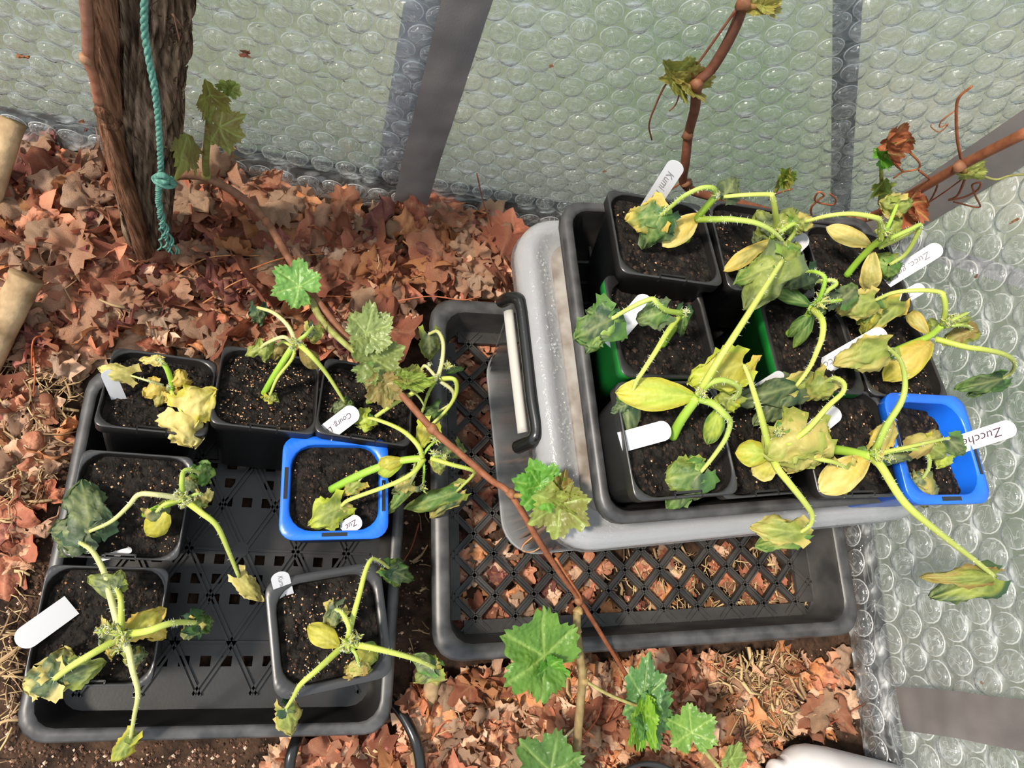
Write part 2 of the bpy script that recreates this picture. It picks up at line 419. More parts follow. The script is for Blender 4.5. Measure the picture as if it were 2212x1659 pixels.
def bubble_mesh(seed):
    rn = random.Random(seed); mb = MB(); n = 16; vs = []; fs = []
    R, H = .0132, .0062
    prof = [(1.09, .02), (1.045, .18), (1.0, .10), (.975, .5), (.86, .86), (.5, 1.0)]
    for k, (r, h) in enumerate(prof):
        for i in range(n):
            a = 2 * math.pi * i / n; w = 1 + .03 * math.sin(2 * a + seed)
            z = H * h + (.0011 * nz((math.cos(a) * r, math.sin(a) * r, 0), 2.2, seed) if k > 3 else 0)
            vs.append((math.cos(a) * r * R * w, math.sin(a) * r * R * w, z))
    vs.append((0, 0, H * .97 + .001 * rn.uniform(-1, .6)))
    for k in range(len(prof) - 1):
        for i in range(n):
            j = (i + 1) % n; fs.append((k * n + i, k * n + j, (k + 1) * n + j, (k + 1) * n + i))
    for i in range(n):
        fs.append(((len(prof) - 1) * n + i, (len(prof) - 1) * n + (i + 1) % n, len(vs) - 1))
    mb.add(vs, fs); me = mb.mesh('bubble', M['bubble']); me.materials.append(M['weld'])
    for f in me.polygons: f.material_index = 1 if f.index < 2 * n else 0
    return me
BUB = [bubble_mesh(i) for i in range(7)]

def visible(p, m=40):
    v = RC.transposed() @ (Vector(p) - CAM_LOC)
    x, y = 1106 + FPX * v.x / -v.z, 829.5 - FPX * v.y / -v.z
    return -m < x < 2212 + m and -m < y < 1659 + m, x, y

def bubble_wrap(name, pos, s0, s1, t0, t1, rotm, seed, label, loc, big=1.0):
    """pos(s,t,o) -> point; o is the distance in front of the glazing"""
    root = thing(name, loc, label, 'bubble wrap')
    PITCH, ROW = PITCH0 * big, ROW0 * big
    inv = Matrix.Translation(-Vector(loc))
    mb = MB(); ns = int((s1 - s0) / .0058); nt_ = int((t1 - t0) / .0030); vs = []; fs = []; cs = []
    for j in range(nt_ + 1):
        for i in range(ns + 1):
            s = s0 + (s1 - s0) * i / ns; t = t0 + (t1 - t0) * j / nt_
            o_, kk = sheet_off(s, t - t0, seed, ROW, True); vs.append(inv @ pos(s, t, o_)); cs.append((kk, kk, kk))
    for j in range(nt_):
        for i in range(ns):
            a = j * (ns + 1) + i; fs.append((a, a + 1, a + ns + 2, a + ns + 1))
    mb.add(vs, fs, cs); mb.build('sheet', M['film'], root)
    rn = random.Random(seed); cand = []
    for j in range(int((t1 - t0) / ROW)):
        for i in range(int((s1 - s0) / PITCH) + 1):
            s = s0 + (i + .5 * (j % 2)) * PITCH + rn.uniform(-.0012, .0012)
            t = t0 + (j + .5) * ROW + .0035 * nz((s, j, 0), 6, seed)
            p = pos(s, t, sheet_off(s, t - t0, seed, ROW) + .0004)
            ok, x, y = visible(p, 420)
            if ok: cand.append(((2 if visible(p)[0] else 0) - (p - CAM_LOC).length, p, rn.random()))
    cand.sort(key=lambda c: -c[0])
    rest = MB()
    for k, (d, p, q) in enumerate(cand):
        me = BUB[int(q * 7) % 7]; sc = (.93 + .12 * ((q * 37) % 1)) * big
        tilt = Euler((rad(6 * nz(p, 9, 5)), rad(6 * nz(p, 9, 6)), q * 6.28))
        Rm = rotm @ tilt.to_matrix()
        if k < 300:
            o = link('bubble', me, root, inv @ p, Rm.to_euler()); o.scale = (sc, sc, sc * (.7 + .5 * ((q * 91) % 1)))
        else:
            vv = [inv @ (p + Rm @ (Vector(v.co) * sc)) for v in me.vertices]
            rest.add(vv, [tuple(f.vertices) for f in me.polygons])
    if rest.v:
        bf = tag(rest.build('bubble_field', M['bubble'], root), kind='stuff'); bf.data.materials.append(M['weld']); nf = len(BUB[0].polygons)
        for f in bf.data.polygons: f.material_index = 1 if f.index % nf < 32 else 0
    return root
RB = Matrix(((1, 0, 0), (0, 0, -1), (0, 1, 0)))         # bubble axis -> -y
RR = Matrix(((0, 0, -1), (1, 0, 0), (0, -1, 0)))        # bubble axis -> -x
bubble_wrap('bubble_wrap', lambda s, t, o: Vector((s, BACK - .008 - o - .02 * sstep(.03, 0, t), t + .03 * sstep(.15, -.5, s))), -.74, RIGHT - .015, .006, .80, RB, 3,
            'clear bubble wrap hung over the back glazing behind the vine trunk', (.1, BACK - .01, 0))
bubble_wrap('bubble_wrap', lambda s, t, o: Vector((RIGHT - .008 - o - .012 * sstep(.05, 0, t), s, t)), -.50, BACK - .018, .004, .70, RR, 8,
            'clear bubble wrap on the side glazing right of the stacked pots', (RIGHT - .01, .1, 0), big=1.3)

def tape_strip(name, pts, w, nrm, label, mt='tape', wr=.0012, seed=1):
    """pts: world centre line; ribbon of width w with slight wrinkles"""
    pts = catmull(pts, 10); T, _ = frames(pts); mb = MB(); n = 8; vs = []; fs = []
    c = pts[0].copy()
    for layer in (0, 1):
        for i, p in enumerate(pts):
            s = T[i].cross(nrm).normalized()
            for k in range(n + 1):
                u = (k / n - .5) * w
                q = p + s * u + nrm * (wr * nz(p + s * u, 45, seed) + .0006 * layer + .0014 * (1 - (2 * k / n - 1) ** 2))
                vs.append(q - c)
    m = len(pts) * (n + 1)
    for i in range(len(pts) - 1):
        for k in range(n):
            a = i * (n + 1) + k; fs.append((a, a + 1, a + n + 2, a + n + 1)); b = a + m; fs.append((b, b + n + 1, b + n + 2, b + 1))
    mb.add(vs, fs)
    return tag(mb.build(name, M[mt], loc=c), label, 'tape')
yb = BACK - .034
tape_strip('tape_strip', [PY(887, 438, yb - .012), PY(915, 330, yb), PY(955, 190, yb), PY(1012, -10, yb), PY(1060, -170, yb)], .046, Vector((0, -1, 0)), 'dark grey woven tape strip running up the back wall beside the bar', wr=.002)
nd = Vector((-1, -1, 0)).normalized()
tape_strip('tape_strip', [Vector((RIGHT - .046, BACK - .050, z)) for z in (.03, .16, .3, .5)], .055, nd, 'grey tape strip sealing the corner between the two bubble wrapped walls', wr=.003, seed=4)
xr = RIGHT - .034
tape_strip('tape_strip', [PX(1945, 1530, xr), PX(2040, 1540, xr), PX(2140, 1556, xr), PX(2290, 1580, xr)], .052, Vector((-1, 0, 0)), 'grey duct tape patch across the bubble wrap above the white bottle', wr=.002, seed=7)

# ------------------------------------------------------------------ trays, crate, bin
def build_left_tray():
    x0, x1, y0, y1 = LT; w, d = x1 - x0, y1 - y0; cx, cy = (x0 + x1) / 2, (y0 + y1) / 2
    t = thing('seed_tray', (cx, cy, .002), 'low black plastic seed tray on the soil holding the left seven pots', 'tray')
    mb = MB(); H = .050; r = .022
    loft(mb, [(w - .046, d - .046, r, .006), (w - .030, d - .030, r, H - .004), (w - .026, d - .026, r, H)])           # inner wall
    loft(mb, [(w - .040, d - .040, r, .000), (w - .022, d - .022, r, H - .010)])                                     # outer wall
    mb.build('wall', M['black'], t)
    mb = MB(); loft(mb, [(w - .026, d - .026, r, H), (w - .022, d - .022, r, H + .002), (w - .006, d - .006, r + .004, H + .002), (w, d, r + .006, H - .002), (w - .001, d - .001, r + .006, H - .011), (w - .022, d - .022, r, H - .010)])
    mb.build('rim', M['rim'], t)
    # floor of bars and plates with square holes
    mb = MB(); fw, fd = w - .044, d - .044; c = .0108; nx, ny = int(fw / c), int(fd / c); z0, z1 = .004, .0062
    def hole(i, j):
        bx, by = i % 14, j % 10
        if i < 3 or j < 4 or i > nx - 4 or j > ny - 5: return False
        return (i % 2 == 0) and (j % 2 == 0) and by in (0, 2, 4) and not (by == 2 and bx in (0, 6))
    run = None
    for j in range(ny):
        i = 0
        while i < nx:
            if hole(i, j): i += 1; continue
            k = i
            while k < nx and not hole(k, j): k += 1
            xa, xb = -fw / 2 + fw * i / nx, -fw / 2 + fw * k / nx; ya, yb_ = -fd / 2 + fd * j / ny, -fd / 2 + fd * (j + 1) / ny
            box(mb, ((xa + xb) / 2, (ya + yb_) / 2, (z0 + z1) / 2), (xb - xa, yb_ - ya, z1 - z0)); i = k
    mb.build('floor_grid', M['black'], t, smooth=False)
    mb = MB()
    def rib(a, b, ww=.0028, h=.0030):
        a, b = Vector((*a, 0)), Vector((*b, 0)); L = (b - a).length
        if L < .004: return
        Mx = Matrix.Translation((a + b) / 2 + Vector((0, 0, z1 + h / 2))) @ Matrix.Rotation(math.atan2((b - a).y, (b - a).x), 4, 'Z')
        box(mb, (0, 0, 0), (L, ww, h), Mx)
    def clipseg(p, q):
        p, q = list(p), list(q)
        for ax, lim in ((0, fw / 2 - .012), (1, fd / 2 - .014)):
            for sg in (-1, 1):
                for u, v in ((p, q), (q, p)):
                    if sg * u[ax] > lim:
                        if sg * v[ax] >= lim: return None
                        tt = (sg * lim - v[ax]) / (u[ax] - v[ax]); n_ = [v[0] + (u[0] - v[0]) * tt, v[1] + (u[1] - v[1]) * tt]
                        u[0], u[1] = n_
        return p, q
    for k in range(-12, 13):
        for sl in (1.75, -1.75):
            for off in (0, .0055):
                xx = k * .058 + off
                sgt = clipseg((xx - .3 / sl, -.3), (xx + .3 / sl, .3))
                if sgt: rib(*sgt)
    for yy in (-.10, 0, .10): rib((-fw / 2 + .012, yy), (fw / 2 - .012, yy))
    mb.build('floor_ribs', M['black'], t, smooth=False)
    mb = MB(); mb2 = []
    for sx in (0,):
        vs = [(math.cos(a * math.pi / 8) * .009, math.sin(a * math.pi / 8) * .009, z1 + zz) for zz in (0, .0038) for a in range(16)]
        mb.add(vs, [(k, (k + 1) % 16, 16 + (k + 1) % 16, 16 + k) for k in range(16)] + [tuple(16 + k for k in range(16))])
    mb.build('floor_hub', M['black'], t, smooth=False)
build_left_tray()

def build_crate():
    t = thing('mesh_crate', (CR_C.x, CR_C.y, .002), 'shallow black plastic crate with a diamond mesh floor under the clear bin', 'crate', rot=(0, 0, CR_Y))
    w, d, H = CR_W, CR_D, .060; r = .026
    mb = MB()
    loft(mb, [(w - .064, d - .058, r - .006, .009), (w - .056, d - .050, r, .012), (w - .044, d - .038, r, H - .004), (w - .040, d - .036, r, H)])
    loft(mb, [(w - .060, d - .054, r, .0), (w - .034, d - .030, r, H - .012)])
    mb.build('wall', M['blackold'], t)
    mb = MB(); loft(mb, [(w - .040, d - .036, r, H), (w - .034, d - .030, r, H + .003), (w - .008, d - .008, r + .004, H + .003), (w, d, r + .006, H - .003), (w - .001, d - .001, r + .006, H - .014), (w - .034, d - .030, r, H - .012)])
    mb.build('rim', M['rim'], t)
    # diamond lattice: bars both ways clipped to the floor rectangle
    fw, fd = w - .062, d - .056; mb = MB(); ph = .0505; pv = .0505
    lim = Vector((fw / 2, fd / 2))
    def clip(p, q):
        p, q = Vector(p), Vector(q)
        for ax in (0, 1):
            for sg in (-1, 1):
                a, b = sg * p[ax] - lim[ax], sg * q[ax] - lim[ax]
                if a > 0 and b > 0: return None
                if a > 0: p = p.lerp(q, a / (a - b))
                elif b > 0: q = q.lerp(p, b / (b - a))
        return p, q
    mbr = MB()
    for k in range(-14, 15):
        for sl in (1, -1):
            s = clip((k * ph - .5, -.5 * sl), (k * ph + .5, .5 * sl))
            if not s: continue
            a, b = s; L = (b - a).length
            if L < .034: continue
            ang = math.atan2((b - a).y, (b - a).x); mid = (a + b) / 2
            Mx = Matrix.Translation((mid.x, mid.y, .0065)) @ Matrix.Rotation(ang, 4, 'Z')
            box(mb, (0, 0, 0), (L, .0078, .006), Mx)
            for sd_ in (-1, 1): box(mb, (0, sd_ * .0030, .004), (L, .0016, .0035), Mx)
    for sx in (-1, 1): box(mb, (sx * (fw / 2 - (.005 if sx < 0 else .011)), 0, .0075), (.012 if sx < 0 else .024, fd - .03, .007))
    for sy in (-1, 1): box(mb, (0, sy * (fd / 2 - .006), .0075), (fw - .03, .016, .007))
    mb.build('mesh_floor', M['blackold'], t, smooth=False)
    mb = MB()
    for x in (-.06, .17):
        mb = MB(); box(mb, (x, -d / 2 - .0002, H - .007), (.03, .002, .005)); mb.build('rim_slot', M['blackgloss'], t, smooth=False)
build_crate()

BN_C, BN_Y, BN_W, BN_D, BN_H = Vector((.433, .2585)), rad(7.4), .472, .366, .245
def build_bin():
    z0 = .0165
    t = thing('storage_bin', (BN_C.x, BN_C.y, z0), 'clear plastic storage bin with frosted lid standing in the mesh crate', 'storage bin', rot=(0, 0, BN_Y))
    H = BN_H - z0
    w, d = BN_W, BN_D
    mb = MB(); r = .045
    loft(mb, [(w - .044, d - .110, r - .012, .004, 0, -.034), (w - .030, d - .098, r - .004, 0, 0, -.034), (w - .022, d - .088, r, .010, 0, -.034), (w - .024, d - .030, r, H - .030, 0, -.002), (w - .016, d - .016, r, H - .024, 0, 0)], n=7, close0=True)
    mb.build('body', M['bin'], t)
    mb = MB(); loft(mb, [(w - .028, d - .094, r, .001, 0, -.034), (w - .020, d - .086, r, .004, 0, -.034), (w - .020, d - .086, r, .010, 0, -.034), (w - .026, d - .092, r, .012, 0, -.034)], n=7)
    mb.build('base_edge', M['lid'], t)
    mb = MB()
    loft(mb, [(w - .010, d - .010, r, H - .036), (w, d, r + .004, H - .034), (w - .004, d - .004, r + .003, H - .014), (w - .020, d - .020, r - .004, H - .001), (w - .034, d - .034, r - .010, H), (w - .046, d - .046, r - .016, H - .002), (w - .060, d - .060, r - .02, H - .0065), (w - .074, d - .074, r - .024, H - .0065)], n=7)
    lid = mb.build('lid', M['lid'], t)
    mb = MB(); loft(mb, [(w - .073, d - .073, r - .022, H - .007), (w - .074, d - .074, r - .023, H - .002)], n=7, close1=True)
    mb.build('lid_panel', M['lidtop'], lid)
    mb = MB()
    rn = random.Random(5)
    for k in range(520):                                            # condensation drops on the raised border
        e = rn.randrange(3); u = rn.uniform(-.5, .5)
        off = rn.uniform(.012, .034)
        p = Vector((-w / 2 + off, u * (d - .06), 0)) if e < 1.5 else Vector((u * (w - .06), -d / 2 + off, 0))
        rr = rn.uniform(.0006, .0019); n = 6
        zt = H - .0012
        vs = [(p.x + rr * math.cos(6.283 * i / n), p.y + rr * math.sin(6.283 * i / n), zt) for i in range(n)] + [(p.x, p.y, zt + rr * .6)]
        mb.add(vs, [(i, (i + 1) % n, n) for i in range(n)])
    dr = mb.build('water_drops', M['bubble'], lid); dr['kind'] = 'stuff'
    # bail handle on the left end
    xl = -w / 2
    def loc(px, py, z):
        return (t.matrix_basis.inverted() @ P(px, py, z))
    mb = MB()
    pts = [loc(1084, 652, .190), loc(1098, 645, .212), loc(1118, 646, .226), loc(1127, 665, .229), loc(1139, 760, .229), loc(1150, 860, .229), loc(1160, 925, .229), loc(1154, 948, .226), loc(1137, 958, .212), loc(1118, 966, .195)]
    tube(mb, catmull(pts, 6), .0072, .0072, n=10)
    mb.build('handle', M['blackgloss'], t)
    mb = MB()
    q = [loc(1098, 672, .200), loc(1108, 760, .200), loc(1120, 860, .200), loc(1129, 935, .200)]
    tube(mb, catmull(q, 4), .0062, .0062, n=8, flat=.6)
    mb.build('handle_slot', M['slot'], t)
build_bin()

TT_C, TT_Y, TT_W, TT_D = Vector((.4200, .2562)), rad(7.0), .388, .328
def build_top_tray():
    z0 = BN_H - .0005
    t = thing('seed_tray', (TT_C.x, TT_C.y, z0), 'black plastic seed tray on top of the bin lid holding the nine right pots', 'tray', rot=(0, 0, TT_Y))
    w, d, H, r = TT_W, TT_D, .056, .018
    mb = MB()
    loft(mb, [(w - .044, d - .044, r, .004), (w - .026, d - .026, r, H - .004), (w - .022, d - .022, r, H)], close0=True)
    loft(mb, [(w - .040, d - .040, r, 0), (w - .020, d - .020, r, H - .010)], close0=True)
    mb.build('wall', M['black'], t)
    mb = MB(); loft(mb, [(w - .022, d - .022, r, H), (w - .019, d - .019, r, H + .002), (w - .005, d - .005, r + .004, H + .002), (w, d, r + .006, H - .002), (w - .001, d - .001, r + .006, H - .013), (w - .019, d - .019, r, H - .012)])
    mb.build('rim', M['rim'], t)
    mb = MB()
    for k in range(-7, 8):
        box(mb, (k * .024, 0, .0052), (.003, d - .05, .002)); 
    for k in range(-6, 7):
        box(mb, (0, k * .024, .0052), (w - .05, .003, .002))
    mb.build('floor_ribs', M['black'], t, smooth=False)
build_top_tray()

# ------------------------------------------------------------------ pots
POTS = {  # rim centre x y z, tilt x, tilt y, turn z (degrees), rim size
 'L1': (-0.173, 0.210, 0.106, -23.8, 9, 0.2, .105), 'L2': (-0.064, 0.222, 0.110, -21.9, 7, -0.7, .107), 'L3': (0.043, 0.219, 0.107, -20.7, 4.7, -3.6, .105),
 'L4': (-0.180, 0.088, 0.115, 0.4, -0.3, -0.5, .105), 'L5': (-0.187, -0.025, 0.119, -0.6, 0, 0, .107), 'L6': (0.017, 0.118, 0.118, -4.5, 0.6, 3.7, .112), 'L7': (0.024, -0.026, 0.115, 0.6, 0.2, 11.7, .117),
 'A': (0.296, 0.341, 0.352, -14, 0.4, 0.7, .105), 'B': (0.404, 0.346, 0.352, -7, 4, 4.2, .105), 'C': (0.523, 0.347, 0.346, -12.3, -2.3, 0, .105),
 'D': (0.295, 0.251, 0.343, -6.7, 3.4, 5.7, .105), 'E': (0.457, 0.254, 0.343, -7.2, 5, 3.4, .105), 'F': (0.567, 0.260, 0.332, -10.9, 3.2, 3, .105),
 'G': (0.298, 0.143, 0.354, -2.4, 4, 7.8, .105), 'H': (0.396, 0.154, 0.328, 1, 6, 7.8, .105), 'I': (0.487, 0.156, 0.345, -3, 4, 5.2, .105), 'J': (0.589, 0.158, 0.346, -2.5, 5, 4.6, .112)}
POT_LABEL = {
 'L1': 'black square pot with a withered yellow seedling, back left corner of the left tray',
 'L2': 'black square pot of grit speckled compost, middle of the back row in the left tray',
 'L3': 'black square pot partly under green vine leaves, beside the empty mesh crate corner',
 'L4': 'black square pot directly behind the front left pot, white label scrap on its compost',
 'L5': 'black square pot in the front left corner of the left tray',
 'L6': 'bright blue square pot with open slotted rim in the left tray',
 'L7': 'turned black pot with wide rounded rim, front right of the left tray',
 'A': 'tilted black pot at the back left of the upper tray, beside the tall writing label',
 'B': 'black square pot in the middle of the upper tray back row',
 'C': 'black square pot at the back right of the upper tray near the corner tape',
 'D': 'green pot with black inside at the left edge of the upper tray',
 'E': 'green pot with black inside in the centre of the upper tray',
 'F': 'black square pot behind the half empty blue pot, right end of its row',
 'G': 'black square pot in the front left corner of the upper tray',
 'H': 'low set black pot in the middle of the upper tray front row',
 'I': 'black square pot of the front row touching the half empty blue pot',
 'J': 'half empty bright blue pot leaning over the right rim of the upper tray'}
POT_OBJ = {}
def build_pot(k):
    x, y, z, a, b, g, s = POTS[k]
    Rm = Euler((rad(a), rad(b), rad(g)), 'XYZ').to_matrix()
    h = .098 if k[0] == 'L' else .092
    if k == 'L7': h = .102
    base = Vector((x, y, z)) - Rm @ Vector((0, 0, h))
    blue = k in ('L6', 'J'); green = k in ('D', 'E')
    t = thing('plant_pot', base, POT_LABEL[k], 'plant pot', 'seedling pots in the two trays', rot=Rm.to_euler())
    body = M['blue'] if blue else M['green'] if green else M['black']
    bs = s * (.90 if green else .78); fl = .0085 if (blue or k == 'L7') else .0016 if not green else .0040
    ro, ri = (.009, .017) if not (blue or k == 'L7') else (.016, .020)
    mb = MB(); si = s - 2 * fl
    loft(mb, [(bs, bs, .012, 0), (si - .002, si - .002, .016, h - .012), (s - .001, s - .001, ro, h - .010 if fl > .004 else h - .012), (s, s, ro, h - .001)], close0=True, n=5)
    mb.build('body', body, t)
    mb = MB()
    loft(mb, [(s, s, ro, h - .001), (s - .0012, s - .0012, ro, h), (si, si, ri + .004, h), (si - .0016, si - .0016, ri + .004, h - .002)], n=5)
    mb.build('rim', M['potrim'] if not blue and not green else M['blue'] if blue else M['black'], t)
    sh = h - (.010 if k != 'J' else .015); inw = lambda zz: bs - .006 + (si - .0016 - bs + .006) * zz / h
    mb = MB(); loft(mb, [(si - .0016, si - .0016, ri + .004, h - .002), (inw(sh - .012), inw(sh - .012), ri, sh - .012 - (.03 if k == 'J' else 0))], n=5)
    mb.build('lining', M['blue'] if blue else M['black'], t)
    if blue:
        mb = MB()
        for (cx, cy, ww, dd) in ((0, -(s / 2 - .005), .026, .004), (-(s / 2 - .005), .004, .004, .034), ((s / 2 - .005), -.01, .004, .034)):
            mb = MB(); box(mb, (cx, cy, h + .0001), (ww, dd, .0006)); mb.build('rim_slot', M['blackgloss'], t, smooth=False)
    elif not green and k != 'L7':
        mb = MB(); box(mb, (0, -(s / 2 - .0045), h - .0035), (.028, .002, .007)); box(mb, (-.0135, -(s / 2 - .0025), h - .0035), (.0015, .005, .007)); box(mb, (.0135, -(s / 2 - .0025), h - .0035), (.0015, .005, .007))
        mb.build('rim_tab', M['black'], t, smooth=False)
    # compost
    rn = random.Random(k); mb = MB(); n = 6; m = 4 * (n + 1); rings = 16; vs = [(0, 0, sh + .002 * nz((1, 2, 3), 3, rn.random() * 9))]; fs = []
    sd_ = rn.random() * 50; iw = inw(sh) - .0005
    def soil_z(px, py):
        v = .0022 * nz((px, py, 0), 26, sd_) + .0026 * nz((px, py, 0), 70, sd_ + 3) + .0024 * nz((px, py, 0), 160, sd_ + 5)
        if k == 'J': v -= .012 * sstep(.015, .05, px + .3 * py)
        return sh + v
    ringp = rrect(iw, iw, ri, n)
    for q in range(1, rings + 1):
        f = q / rings
        for (px, py) in ringp:
            vs.append((px * f, py * f, soil_z(px * f, py * f)))
    for i in range(m): fs.append((0, 1 + i, 1 + (i + 1) % m))
    for q in range(rings - 1):
        for i in range(m):
            a0 = 1 + q * m; j = (i + 1) % m
            fs.append((a0 + i, a0 + m + i, a0 + m + j, a0 + j))
    mb.add(vs, fs); mb.build('compost', M['compost'], t)
    # grit and crumbs on the compost
    mb = MB(); ng = {'L2': 260, 'L7': 190, 'L4': 110, 'L3': 90, 'L5': 60, 'B': 60, 'F': 90, 'I': 50, 'G': 40, 'H': 50}.get(k, 22)
    def crumb(p, r, col):
        vs = [p + Vector((dx * rn.uniform(.6, 1.2), dy * rn.uniform(.6, 1.2), dz * rn.uniform(.5, 1))) * r for dx, dy, dz in ((1, 0, 0), (-1, 0, 0), (0, 1, 0), (0, -1, 0), (0, 0, 1), (0, 0, -.4))]
        mb.add(vs, [(0, 2, 4), (2, 1, 4), (1, 3, 4), (3, 0, 4), (2, 0, 5), (1, 2, 5), (3, 1, 5), (0, 3, 5)], [col] * 6)
    for q in range(ng):
        px, py = rn.uniform(-.46, .46) * iw, rn.uniform(-.46, .46) * iw
        crumb(Vector((px, py, soil_z(px, py) + .0003)), rn.uniform(.0005, .0014), mixc(lin('#b5754b'), lin('#e3c39c'), rn.random()))
    for q in range(260):
        px, py = rn.uniform(-.46, .46) * iw, rn.uniform(-.46, .46) * iw
        crumb(Vector((px, py, soil_z(px, py))), rn.uniform(.0008, .0030), mixc(lin('#1d1613'), lin('#43342a'), rn.random()))
    tag(mb.build('grit', M['grit'], t, smooth=False), kind='stuff')
    POT_OBJ[k] = t
for k in POTS: build_pot(k)

# ------------------------------------------------------------------ leaves
LC = {'green': ('#557c38', '#385a2a'), 'bright': ('#7e9c42', '#587f38'), 'dark': ('#39543a', '#28402c'), 'grey': ('#5d6a4a', '#3a4a35'), 'olive': ('#909a44', '#637432'),
      'tan': ('#bcac62', '#968f4a'), 'yellow': ('#bcb23e', '#989236'), 'lime': ('#b4bf40', '#8aa036'), 'pale': ('#d8c67c', '#bfa955'), 'brown': ('#927a42', '#706434'), 'gold': ('#d2b456', '#b59c44')}
def wilt_leaf(name, parent, org, base, tip, width, col='olive', edge=None, roll=0.0, fold=.7, crumple=.16, curl=.15, seed=1, smooth_edge=False, hang=.0, label=None):
    """a limp leaf hung from base to tip (world points), folded along the midrib"""
    rn = random.Random(seed); base = Vector(base); tip = Vector(tip)
    width *= 1.0 if smooth_edge else .88
    ax = tip - base; L = ax.length; x = ax.normalized()
    up = (CAM_LOC - base).normalized(); up = (up - x * up.dot(x)).normalized()
    up = Matrix.Rotation(roll, 3, x) @ up; side = up.cross(x).normalized()
    c1, c2 = (lin(h) for h in LC[col]); ce = lin(LC[edge][0]) if edge else c1; vein = mixc(c1, lin('#d5d98a'), .45)
    nu, nv = 16, 9; vs = []; cs = []; fs = []
    sd_ = seed * 1.37
    for i in range(nu + 1):
        u = i / nu
        if smooth_edge:
            w = (math.sin(math.pi * min(1, .05 + u * .95) ** 1.2)) ** .6 * .5
            w = max(w, .10 * (1 - u))
        else:
            w = .5 * (min(1, u * 5 + .25)) ** .5 * (1 - u ** 2.6) ** .6 * (1 + .16 * math.sin(u * 11 + seed))
        for j in range(-nv, nv + 1):
            v = j / nv; av = abs(v)
            ww = w * width
            ser = 0 if smooth_edge else .10 * nz((u * 3, v * 2, 0), 6, sd_) + (.07 * (1 if (i + j) % 2 else -1) if av > .99 else 0)
            lat = v * ww * (1 + ser * av)
            a = fold * (1 + .35 * nz((u * 2, v, 0), 1.6, sd_ + 2))
            arch = math.sin(math.pi * u) * curl * L
            back = 0 if smooth_edge else -.22 * L * av * av * (1 - u)
            p = base + x * (u * L + back) + side * (lat * math.cos(a * av)) - up * (abs(lat) * math.sin(a * av)) + up * arch
            cr = crumple * width
            q = (u * 2.2, v * 1.6, 0)
            k = min(1, .25 + av) * min(1, .3 + u * 2)
            p += up * cr * k * (nz(q, 1.6, sd_) + .6 * nz(q, 3.4, sd_ + 4) + .25 * abs(nz(q, 7, sd_ + 9))) + side * cr * .7 * k * nz(q, 2.2, sd_ + 6) + x * cr * .6 * k * nz(q, 2.4, sd_ + 8)
            t = .5 + .9 * nz(q, 1.5, sd_ + 11)
            c = mixc(c1, c2, min(1, max(0, t)))
            if edge: c = mixc(c, ce, sstep(.45, .95, max(av, u * 1.0) + .35 * nz(q, 2, sd_ + 15)))
            vn = max(math.exp(-(v * 9) ** 2), *[.7 * math.exp(-((v * sg - (u - s0) * 1.5) * 9) ** 2) if u > s0 else 0 for s0 in (.05, .3, .55) for sg in (1, -1)])
            c = mixc(c, vein, .55 * vn)
            if not smooth_edge: p += up * (width * .035 * (vn - .4))
            vs.append(p - org); cs.append(c)
    m = 2 * nv + 1
    for i in range(nu):
        for j in range(2 * nv):
            a = i * m + j; fs.append((a, a + 1, a + m + 1, a + m))
    mb = MB(); mb.add(vs, fs, cs)
    return mb.build(name, M['leaf'], parent)

